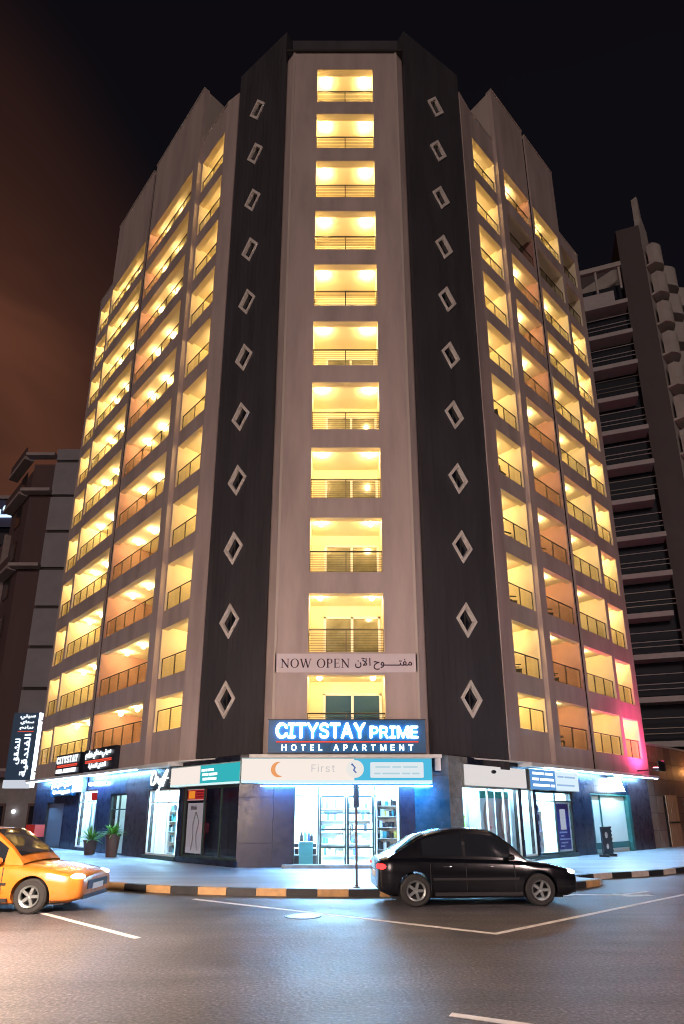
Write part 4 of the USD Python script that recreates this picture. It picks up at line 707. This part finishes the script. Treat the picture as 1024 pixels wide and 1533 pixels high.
# ---------------------------------------------------------------- balcony chairs on the right side
def chair_meshes(p):
    part(p, 'seat', bx(-.25, .25, -.25, .25, .40, .45), M_blackp); part(p, 'backrest', T(bx(-.25, .25, .22, .26, .45, .92), trimesh.transformations.rotation_matrix(-.15, [1, 0, 0], [0, .24, .45])), M_blackp)
    for x in (-.22, .22):
        for y in (-.22, .22): part(p, 'leg', rod((x, y, 0), (x, y, .42), .018, 6), M_blackp)
        part(p, 'armrest', bx(x - .03, x + .03, -.22, .24, .62, .66), M_blackp)
src = None
for col, x0, y, ks, nm in (('first', .18, .0, (1, 2, 3, 4, 5), 'A'), ('second', 2.98, -.22, (0, 1, 2, 3), 'B')):
    for k in ks:
        z = (BOT0 + FLOOR * k if k else 4.75) - .10
        M = FR @ at(x0 + 1.0, y + .62, z, .4 + .3 * k)
        lab = f'dark chair in the {col} right-hand balcony column, {("lowest", "second", "third", "fourth", "fifth", "sixth")[k]} balcony up'
        if src is None:
            src = thing('patio_chair', lab, 'chair', M, 'chairs on the right-hand balconies'); chair_meshes(src)
        else: copy_of(src, 'patio_chair', M, lab, 'chair', 'chairs on the right-hand balconies')

# ---------------------------------------------------------------- neighbouring buildings
M_brown = mat('brown_render', (.095, .056, .054), .8, var=.22, scale=.8, bump=.15, bscale=12, streak=True)
M_greyp = mat('grey_render', (.27, .255, .275), .8, var=.14, scale=.7, bump=.1)
M_slab = mat('slab_edge', (.34, .28, .27), .7, var=.12)
g = thing('neighbour_building', 'brown apartment block with a grey panelled corner on the left behind the hotel', 'building', at(-28, 47, 0))
FNL = at(*(np.array([-28, 47]) + 26 * -uL), 0, rzL)
part(g, 'front_wall', bx(0, 9, 0, 10, 0, 32.6), M_brown); wpart(g, 'side_wall', cat([T(bx(20.6, 25.99, .0, 6, 0, 32.0), FNL), T(bx(0, 20.59, .0, 6, 0, 27.2), FNL)]), M_brown)
zj = [5.2] + [11.7 + 3.5 * k - 3.5 * .0 for k in range(-1, 7)] + [34.1]
for a, b in zip(zj[:-1], zj[1:]): part(g, 'grey_panel', bx(2.1, 9.0, -.38, -.01, a + .14, b - .14), M_greyp)
part(g, 'panel_joint', [bx(2.2, 9, -.25, -.005, z - .139, z + .139) for z in zj[1:-1]], M_groove)
for z in (33.4, 29.8, 22.6):
    part(g, 'balcony_slab', bx(-.5, 2.08, -.75, -.01, z - .3, z), M_slab); wpart(g, 'balcony_slab', T(bx(20.6 if z > 24 else 6, 25.5, -.8, -.01, z - .3, z), FNL), M_slab)
    wpart(g, 'balcony_parapet', T(bx(20.7 if z > 24 else 6.1, 25.4, -.72, -.62, z + .004, z + .95), FNL), M_brown)
for z in np.arange(6.2, 31, 3.5):
    for x in (7, 11, 15, 19, 22.5):
        if z > 24 and x < 21: continue
        f = wpart(g, 'window', T(bx(x, x + 1.7, -.05, .0, z, z + 1.9), FNL), M_steel); pm = T(bx(x + .08, x + 1.62, -.07, -.051, z + .08, z + 1.82), FNL); pm.apply_transform(np.linalg.inv(MATS[g])); part(f, 'pane', pm, M_smallpane)
for x in (9.6, 13.6, 17.6, 21.4): wpart(g, 'fin', T(bx(x, x + .35, -.5, -.01, 6, 27), FNL), M_slab)
part(g, 'canopy', bx(-9, 8, -2.4, -.39, 4.55, 5.15), mat('podium_purple', (.13, .075, .10), .6, var=.15)); part(g, 'canopy_edge', bx(-9, 8, -2.46, -2.401, 5.0, 5.2), M_slab)
part(g, 'podium_wall', bx(-9, 8, -1.2, -.4, 0, 4.5), mat('podium_grey', (.25, .22, .21), .7, var=.2))
for x, m in ((-3.6, 'warm'), (-1.9, 'warm'), (1.4, 'dark'), (4.4, 'dark')):
    f = part(g, 'door', bx(x, x + 1.3, -1.27, -1.201, 0.02, 2.7), mat('door_brown', (.08, .035, .025), .5)); part(f, 'pane', bx(x + .15, x + 1.15, -1.29, -1.272, .3, 2.5), lamp('warm_door', (1.0, .55, .3), .35) if m == 'warm' else M_smallpane)
part(g, 'wall_lamp', ball((3.4, -1.35, 2.1), .14), lamp('podium_lamp', (.8, .9, 1.0), 5.0))
g = thing('far_tower', 'dark distant tower with a small blue-white roof emblem at the far left edge', 'building', at(-58.6, 86, 0))
part(g, 'tower_wall', bx(-6, 10.5, 0, 14, 0, 51.4), mat('far_tower_wall', (.045, .038, .05), .8, var=.2)); part(g, 'roof_slab', bx(-6.5, 11, -.6, 14, 51.4, 52), M_slab)
for z in np.arange(6, 47, 3.6): part(g, 'window_band', bx(-5, 9.5, -.06, -.01, z, z + 1.5), M_smallpane)
part(g, 'emblem', [T(q, at(3.0, 0, 48.9) @ np.diag([.46, 1, .62, 1]) @ at(-5.6, 0, -46.5)) for q in (bx(5.6, 10.4, -.6, -.45, 45.2, 45.9), wall(Point(8.2, 47.6).buffer(1.1).difference(Point(8.2, 47.6).buffer(.62)), -.6, -.45), bx(5.7, 6.4, -.6, -.45, 46.1, 47.4))], lamp('emblem_glow', (.55, .78, 1.0), 1.6)); part(g, 'emblem_board', bx(2.4, 10.8, -.4, -.01, 46.4, 51.2), mat('emblem_navy', (.01, .02, .10), .5))

# right tower
cT = np.array([28.0, 42.5]); uT = np.array([.953, -.31]); aT = cT - 14 * uT
FT = at(*aT, 0, math.atan2(uT[1], uT[0])); FW = at(*cT, 0, rzR)
g = thing('right_tower', 'dark tower with banded windows and scalloped pale balconies, right behind the hotel', 'building', at(28, 42.5, 0))
M_tw = mat('tower_brown', (.062, .048, .047), .7, var=.18, scale=.6); M_scal = mat('tower_pale', (.40, .36, .33), .8, var=.16, scale=.8, bump=.1)
M_tg = mat('tower_glass', (.010, .013, .022), .5, spec=.15); M_sl = mat('tower_slab', (.38, .35, .34), .7, var=.12)
wpart(g, 'core_wall', T(bx(0, 13.95, .9, 8, 0, 50.0), FT), M_tg); wpart(g, 'pier', T(bx(12.0, 14.0, -.05, 6, 0, 55.4), FT), M_tw); wpart(g, 'roof_wall', T(bx(3.5, 12, 3.5, 8, 50.0, 55.0), FT), M_tw)
for k in range(13):
    z = 10.4 + 3.33 * (k - 1)
    wpart(g, 'floor_slab', T(bx(2, 11.98 if k not in (3, 6, 9) else 11.6, -.5, .88, z - .42, z), FT), M_sl)
    if k < 12: wpart(g, 'railing', [T(bx(2, 11.9, .1 - .5, .14 - .5, z + q, z + q + .05), FT) for q in (.55, .95, 1.7)], M_sl if k % 3 else M_steel)
    if k < 12: wpart(g, 'window_strip', T(bx(2, 11.98, .80, .86, z + .3, z + 2.85), FT), M_tg)
z = 10.4 + 3.33 * 11 + .0
wpart(g, 'terrace_wall', T(bx(2, 11.0, -.3, .85, 47.08, 48.4), FT), M_sl); wpart(g, 'pergola_beam', T(bx(2, 11.9, -.45, -.1, 50.9, 51.4), FT), M_scal)
for x in (3, 5.2, 7.4, 9.6, 11.6): wpart(g, 'pergola_post', T(bx(x, x + .18, -.35, -.17, 48.41, 50.9), FT), M_scal)
wpart(g, 'air_conditioner', T(bx(6.4, 8.0, -.7, -.51, 29.2, 29.7), FT), M_white)
wpart(g, 'side_wall', T(bx(0.02, 16, .05, 6, 0, 52.5), FW), M_scal)
xs = np.linspace(.3, 16, 90)
for k in range(15):
    z = 7.6 + 3.33 * (k - 1)
    out = [(x, -(.70 + .42 * math.sin(2 * math.pi * (x - .3) / 3.6))) for x in xs]
    p = Polygon([(.3, 0.04)] + out + [(16, 0.04)]); inner = p.buffer(-.16)
    m = wall_flat = extr(p, .22); m.apply_translation([0, 0, z - .22]); ring = extr(p.difference(inner.union(rect(-1, -.2, 17, .3))), 2.05); ring.apply_translation([0, 0, z - .001])
    wpart(g, 'scalloped_balcony', [T(m, FW), T(ring, FW)], M_scal)
    for x in np.arange(1.6, 15, 3.9):
        wpart(g, 'balcony_window', T(bx(x, x + 1.6, -.02, .045, z + .1, z + 2.3), FW), M_smallpane)
wpart(g, 'roof_fin', T(wall(Polygon([(.6, 52.5), (3.6, 52.5), (3.2, 57.5), (2.3, 58.6), (2.2, 61), (1.9, 61), (1.75, 57.8), (.9, 55.8)]), .3, .8), FW), M_scal); wpart(g, 'roof_parapet', T(bx(.1, 9, .02, .4, 52.5, 54), FW), M_scal)

# stone wall on the right with timber door and sodium lamp
FW2 = at(*(endR + .35 * uR + .3 * iR), 0, rzR)
g = thing('stone_wall', 'low brown stone-clad wall with a timber door, lit orange, at the right edge', 'wall', FW2)
part(g, 'wall_core', bx(0, 22, .03, 1.2, 0, 5.65), M_groove)
M_st = [mat(f'wall_stone_{i}', c, .6, var=.25, scale=3, bump=.2, bscale=14) for i, c in enumerate(((.20, .11, .075), (.16, .085, .06), (.24, .14, .09)))]
for i in range(13):
    for j in range(6):
        x0 = 1.0 * i; z0 = .12 + .92 * j
        if 2.35 < x0 + .5 < 4.05 and z0 < 2.7: continue
        part(g, 'stone_slab', bx(x0 + .012, x0 + .988, RNG.uniform(-.012, .008), .03, z0 + .01, z0 + .91), M_st[RNG.integers(3)])
d = part(g, 'timber_door', [bx(2.32 + .28 * i, 2.32 + .28 * i + .262, -.05, -.005, .12, 2.95) for i in range(6)], mat('door_timber', (.42, .23, .12), .6, var=.25, scale=4, streak=True)); part(d, 'crossbar', bx(2.34, 3.98, -.07, -.051, 1.4, 1.5), M_steel)
part(g, 'lamp_bracket', bx(6.4, 6.5, -.35, .0, 4.45, 4.55), M_steel); part(g, 'lamp_globe', ball((6.45, -.4, 4.4), .16), lamp('sodium_globe', (1.0, .42, .12), 55.0))
part(g, 'coping', bx(0, 22, -.05, 1.25, 5.651, 5.78), M_slab)

# ---------------------------------------------------------------- vehicles
def car(name, label, M, paint, L=4.55, W=.90, H=1.50, taxi=False, lights=True, tail=8.0):
    g = thing(name, label, 'car' if not taxi else 'taxi', M)
    ip = lambda x, xs, ys: np.interp(x, xs, ys)
    xs = np.unique(np.concatenate([np.linspace(0, L, 66), [.04, .1, L - .1, L - .04]]))
    fx = np.array([0, .05, .25, .9, 2.6, 3.25, 3.9, 4.3, 4.5, 4.55]) / 4.55 * L
    zs = [.84, .92, .97, .97, .93, .90, .83, .74, .66, .60]; zb = [.36, .30, .22, .19, .19, .19, .19, .20, .26, .34]; wd = np.array([.80, .88, .95, 1, 1, 1, .985, .93, .84, .74]) * W
    prof = [(0, 0, 0), (.88, 0, 0), (.965, .13, 0), (1.0, .42, 0), (.995, .62, 0), (.975, .88, 0), (.90, 1.0, 0), (.55, 1.0, .03), (0, 1.0, .045)]
    V, n = [], 0
    for x in xs:
        a, b, w = ip(x, fx, zs), ip(x, fx, zb), ip(x, fx, wd)
        half = [(w * p[0], b + (a - b) * p[1] + p[2]) for p in prof]; ringp = half + [(-y, z) for y, z in half[-2:0:-1]]
        V += [(x, y, z) for y, z in ringp]; n = len(ringp)
    F = []
    for i in range(len(xs) - 1):
        for j in range(n):
            a, b, c, d = i * n + j, i * n + (j + 1) % n, (i + 1) * n + (j + 1) % n, (i + 1) * n + j
            F += [[a, b, c], [a, c, d]]
    V = np.array(V); c0, c1 = len(V), len(V) + 1; V = np.vstack([V, [0, 0, .6], [L, 0, .48]])
    for j in range(n): F += [[c0, (j + 1) % n, j], [c1, (len(xs) - 1) * n + j, (len(xs) - 1) * n + (j + 1) % n]]
    body = trimesh.Trimesh(V, F, process=False); trimesh.repair.fix_normals(body)
    wx = (.82 / 4.55 * L, 3.62 / 4.55 * L); R = .325
    mb = m3.Manifold(m3.Mesh(np.asarray(body.vertices, np.float32), np.asarray(body.faces, np.uint32)))
    for x in wx: mb = mb - m3.Manifold.cylinder(2.4, R + .055, R + .055, 36, True).rotate([90, 0, 0]).translate([x, 0, R])
    q = mb.to_mesh(); body = trimesh.Trimesh(q.vert_properties[:, :3], q.tri_verts)
    part(g, 'body', body, paint, smooth=32)
    part(g, 'underbody', bx(.3, L - .35, -W * .80, W * .80, .16, .42), M_blackp)
    # greenhouse
    gx = np.array([.22, .55, 1.05, 1.5, 2.1, 2.55, 3.0, 3.38]) / 4.55 * L; gz = np.array([.975, 1.14, 1.38, 1.47, 1.50, 1.47, 1.24, .925]) ; gz = np.where(gz > 1, 1 + (gz - 1) * (H - 1) / .5, gz)
    X = np.linspace(gx[0], gx[-1], 44)
    from scipy.interpolate import PchipInterpolator
    zr = PchipInterpolator(gx, gz); zbelt = lambda x: ip(x, fx, zs) - .01
    def side(x, t):
        zt, zl = float(zr(x)), zbelt(x); k = np.clip((zt - zl) / .5, 0, 1); return (W * (.90 - .20 * k * t ** 1.3), zl + (zt - zl) * t)
    V, F = [], []; ts = [0, .3, .6, .85, .95]
    for x in X:
        zt = max(float(zr(x)), zbelt(x) + .005); half = [side(x, t) for t in ts]; yt = half[-1][0]; half += [(yt * .88, zt + .004), (yt * .5, zt + .022), (0, zt + .03)]
        r = half + [(-y, z) for y, z in half[-2::-1]]; V += [(x, y, z) for y, z in r]; n = len(r)
    for i in range(len(X) - 1):
        for j in range(n - 1):
            a, b, c, d = i * n + j, i * n + j + 1, (i + 1) * n + j + 1, (i + 1) * n + j; F += [[a, b, c], [a, c, d]]
    roof = trimesh.Trimesh(V, F, process=False); 
    part(g, 'roof', roof, paint, smooth=40)
    def patch(x0, x1, t0, t1, s, off=.008, nx=12, nt=5, cut=lambda x: 0):
        V, F = [], []
        for i in range(nx + 1):
            x = x0 + (x1 - x0) * i / nx
            for j in range(nt + 1):
                y, z = side(x, t0 + (t1 - t0) * j / nt); V.append((x, s * (y + off), z))
        for i in range(nx):
            for j in range(nt):
                a, b, c, d = i * (nt + 1) + j, (i + 1) * (nt + 1) + j, (i + 1) * (nt + 1) + j + 1, i * (nt + 1) + j + 1; F += [[a, b, c], [a, c, d]]
        return trimesh.Trimesh(V, F, process=False)
    k = L / 4.55
    for s in (-1, 1):
        part(g, 'side_window', patch(1.0 * k, 1.92 * k, .12, .84, s), M_car, smooth=True); part(g, 'side_window', patch(2.0 * k, 3.02 * k, .12, .84, s), M_car, smooth=True)
    def slope(x0, x1, f):
        V, F = [], []; nx, ny = 10, 10
        for i in range(nx + 1):
            x = x0 + (x1 - x0) * i / nx; yt = side(x, .95)[0] * f; z0 = float(zr(x))
            for j in range(ny + 1):
                t = -1 + 2 * j / ny; V.append((x + (.012 if x > 2 else -.012), t * yt, z0 + .016 + .028 * (1 - t * t)))
        for i in range(nx):
            for j in range(ny): a, b, c, d = i * (ny + 1) + j, (i + 1) * (ny + 1) + j, (i + 1) * (ny + 1) + j + 1, i * (ny + 1) + j + 1; F += [[a, b, c], [a, c, d]]
        return trimesh.Trimesh(V, F, process=False)
    part(g, 'windscreen', slope(2.62 * k, 3.26 * k, .92), M_car, smooth=True); part(g, 'rear_window', slope(.42 * k, 1.1 * k, .90), M_car, smooth=True)
    for x in wx:
        for s in (-1, 1):
            tyre = rev([(.20, -.09), (.29, -.10), (R, -.07), (R, .07), (.29, .10), (.20, .09), (.20, -.09)], 30); tyre.apply_transform(trimesh.transformations.rotation_matrix(math.pi / 2, [1, 0, 0])); tyre.apply_translation([x, s * (W - .11), R])
            w_ = part(g, 'wheel', tyre, M_rubber, smooth=35)
            rim = [rev([(0, .0), (.05, .01), (.06, -.02), (.0, -.02)], 14), rev([(.17, .03), (.205, .05), (.205, -.05), (.17, -.05), (.17, .03)], 24)] + [T(bx(.03, .19, -.028, .028, -.015, .02), trimesh.transformations.rotation_matrix(a, [0, 0, 1])) for a in np.arange(5) * 2 * math.pi / 5]
            rim = cat(rim); rim.apply_transform(trimesh.transformations.rotation_matrix(math.pi / 2 * (1 if s < 0 else -1), [1, 0, 0])); rim.apply_translation([x, s * (W - .04), R]); part(w_, 'rim', rim, M_alu)
    for s in (-1, 1):
        hl = ball((L - .22, s * W * .70, .665), 1, (.20, .17, .065)); part(g, 'headlight', hl, M_head if lights else M_lensoff, smooth=True)
        tl = ball((.10, s * W * .74, .80), 1, (.12, .19, .075)); part(g, 'tail_light', tl, M_tail if lights else M_tailoff, smooth=True)
        part(g, 'mirror', ball((2.98 * k, s * (W + .06), .99), 1, (.07, .10, .065)), paint, smooth=True)
        for x in (1.55, 2.5): part(g, 'door_handle', ball((x * k, s * (W * .985), .80), 1, (.10, .02, .014)), M_chrome)
        part(g, 'door_gap', [bx(x * k - .006, x * k + .006, s * W * .985, s * (W + .002), .32, .86) for x in (1.16, 1.96, 3.06)], M_blackp)
        part(g, 'sill_trim', bx(1.25 * k, 3.2 * k, s * W * .955, s * (W + .012), .22, .29), M_blackp)
    part(g, 'front_grille', bx(L - .06, L + .012, -.5, .5, .42, .58), M_blackp); part(g, 'number_plate', bx(-.02, .01, -.26, .26, .56, .68), M_white); part(g, 'number_plate', bx(L - .02, L + .022, -.26, .26, .40, .51), M_white)
    part(g, 'air_intake', bx(L - .12, L - .012, -.62, .62, .24, .345), M_blackp)
    for s in (-1, 1):
        part(g, 'fog_lamp', ball((L - .13, s * W * .66, .36), .06, (.6, 1, .8)), M_lensoff, smooth=True)
        part(g, 'window_pillar', bx(1.925 * k, 1.995 * k, s * W * .80 - .02, s * W * .80 + .02, 1.0, 1.30), M_blackp)
        part(g, 'side_strip', bx(1.22 * k, 3.15 * k, s * W * .985, s * (W + .016), .53, .575), M_blackp)
        part(g, 'seat', ball((2.15 * k, s * .36, .95), 1, (.12, .22, .30)), M_blackp, smooth=True)
    part(g, 'wiper', rod((3.30 * k, -.1, .985), (3.02 * k, .42, 1.20), .012, 6), M_blackp)
    part(g, 'aerial', rod((.95 * k, 0, H - .05), (.80 * k, 0, H + .22), .006, 6), M_blackp)
    if taxi:
        part(g, 'roof_sign', [bx(1.75, 2.0, -.30, .30, H + .03, H + .16)], lamp('taxi_sign_glow', (1.0, .85, .6), 1.3))
    return g
M_car = mat('car_glass', (.012, .015, .02), .05, spec=.8); M_head = lamp('headlight_lit', (1.0, .93, .80), 28.0); M_tail = lamp('tail_lit', (1.0, .02, .02), 6.0); M_lensoff = mat('lens_off', (.6, .62, .65), .1, coat=.5); M_tailoff = mat('tail_off', (.35, .01, .01), .15)
P_taxi = mat('taxi_orange', (.55, .17, .02), .28, coat=.6, var=.05); P_black = mat('car_black', (.004, .0045, .007), .2, coat=.4); P_red = mat('car_dark_red', (.25, .015, .015), .25, coat=.6)
car('taxi', 'orange taxi with lit headlights driving in from the left edge of the road', at(-9.85, 13.25, 0), P_taxi, L=4.7, H=1.60, taxi=True)
car('black_car', 'black saloon with lit red tail lights in front of the kerb at centre right', at(.72, 14.1, 0, .06), P_black, L=4.35, H=1.56)
car('parked_car', 'dark red car with lit headlights by the stone wall at the right edge', at(21.6, 33.3, 0, rzR + math.pi), P_red, L=4.4, H=1.5)

# delivery motorbike at the wall on the left
g = thing('motorbike', 'parked delivery motorbike with a red rear box on the left pavement', 'motorbike', at(-12.2, 24.2, PAV, math.radians(160)))
for x in (0, 1.25):
    t = trimesh.creation.torus(.27, .05, major_sections=28, minor_sections=8); t.apply_transform(trimesh.transformations.rotation_matrix(math.pi / 2, [1, 0, 0])); t.apply_translation([x, 0, .32])
    w_ = part(g, 'wheel', t, M_rubber, smooth=True); part(w_, 'rim', [rod((x, -.04, .32), (x, .04, .32), .06, 12)] + [rod((x, 0, .32), (x + .25 * math.cos(a), 0, .32 + .25 * math.sin(a)), .012, 5) for a in np.arange(6) * math.pi / 3], M_chrome)
part(g, 'frame', [rod((0, 0, .32), (.45, 0, .5), .03), rod((.45, 0, .45), (1.0, 0, .85), .035), rod((1.25, .06, .32), (1.02, .06, .95), .025), rod((1.25, -.06, .32), (1.02, -.06, .95), .025), rod((.2, 0, .72), (1.0, 0, .85), .03)], M_steel)
part(g, 'engine', [ball((.6, 0, .42), .2, (1, .7, .8)), bx(.4, .8, -.1, .1, .3, .5)], M_steel); part(g, 'fuel_tank', ball((.75, 0, .86), 1, (.27, .14, .12)), mat('bike_red', (.45, .02, .02), .3, coat=.5), smooth=True)
part(g, 'seat', ball((.3, 0, .82), 1, (.36, .13, .07)), M_blackp, smooth=True); part(g, 'handlebar', [rod((1.0, -.34, 1.08), (1.0, .34, 1.08), .018), rod((1.02, 0, .9), (1.0, 0, 1.08), .02)], M_blackp)
part(g, 'headlamp', ball((1.12, 0, .95), .1), M_lensoff); part(g, 'delivery_box', bx(-.38, .08, -.24, .24, .88, 1.34), mat('box_red', (.55, .04, .04), .4)); part(g, 'exhaust', rod((.5, -.13, .3), (-.2, -.15, .36), .04), M_chrome)
part(g, 'side_stand', rod((.55, .05, .3), (.5, .22, 0), .014), M_steel)
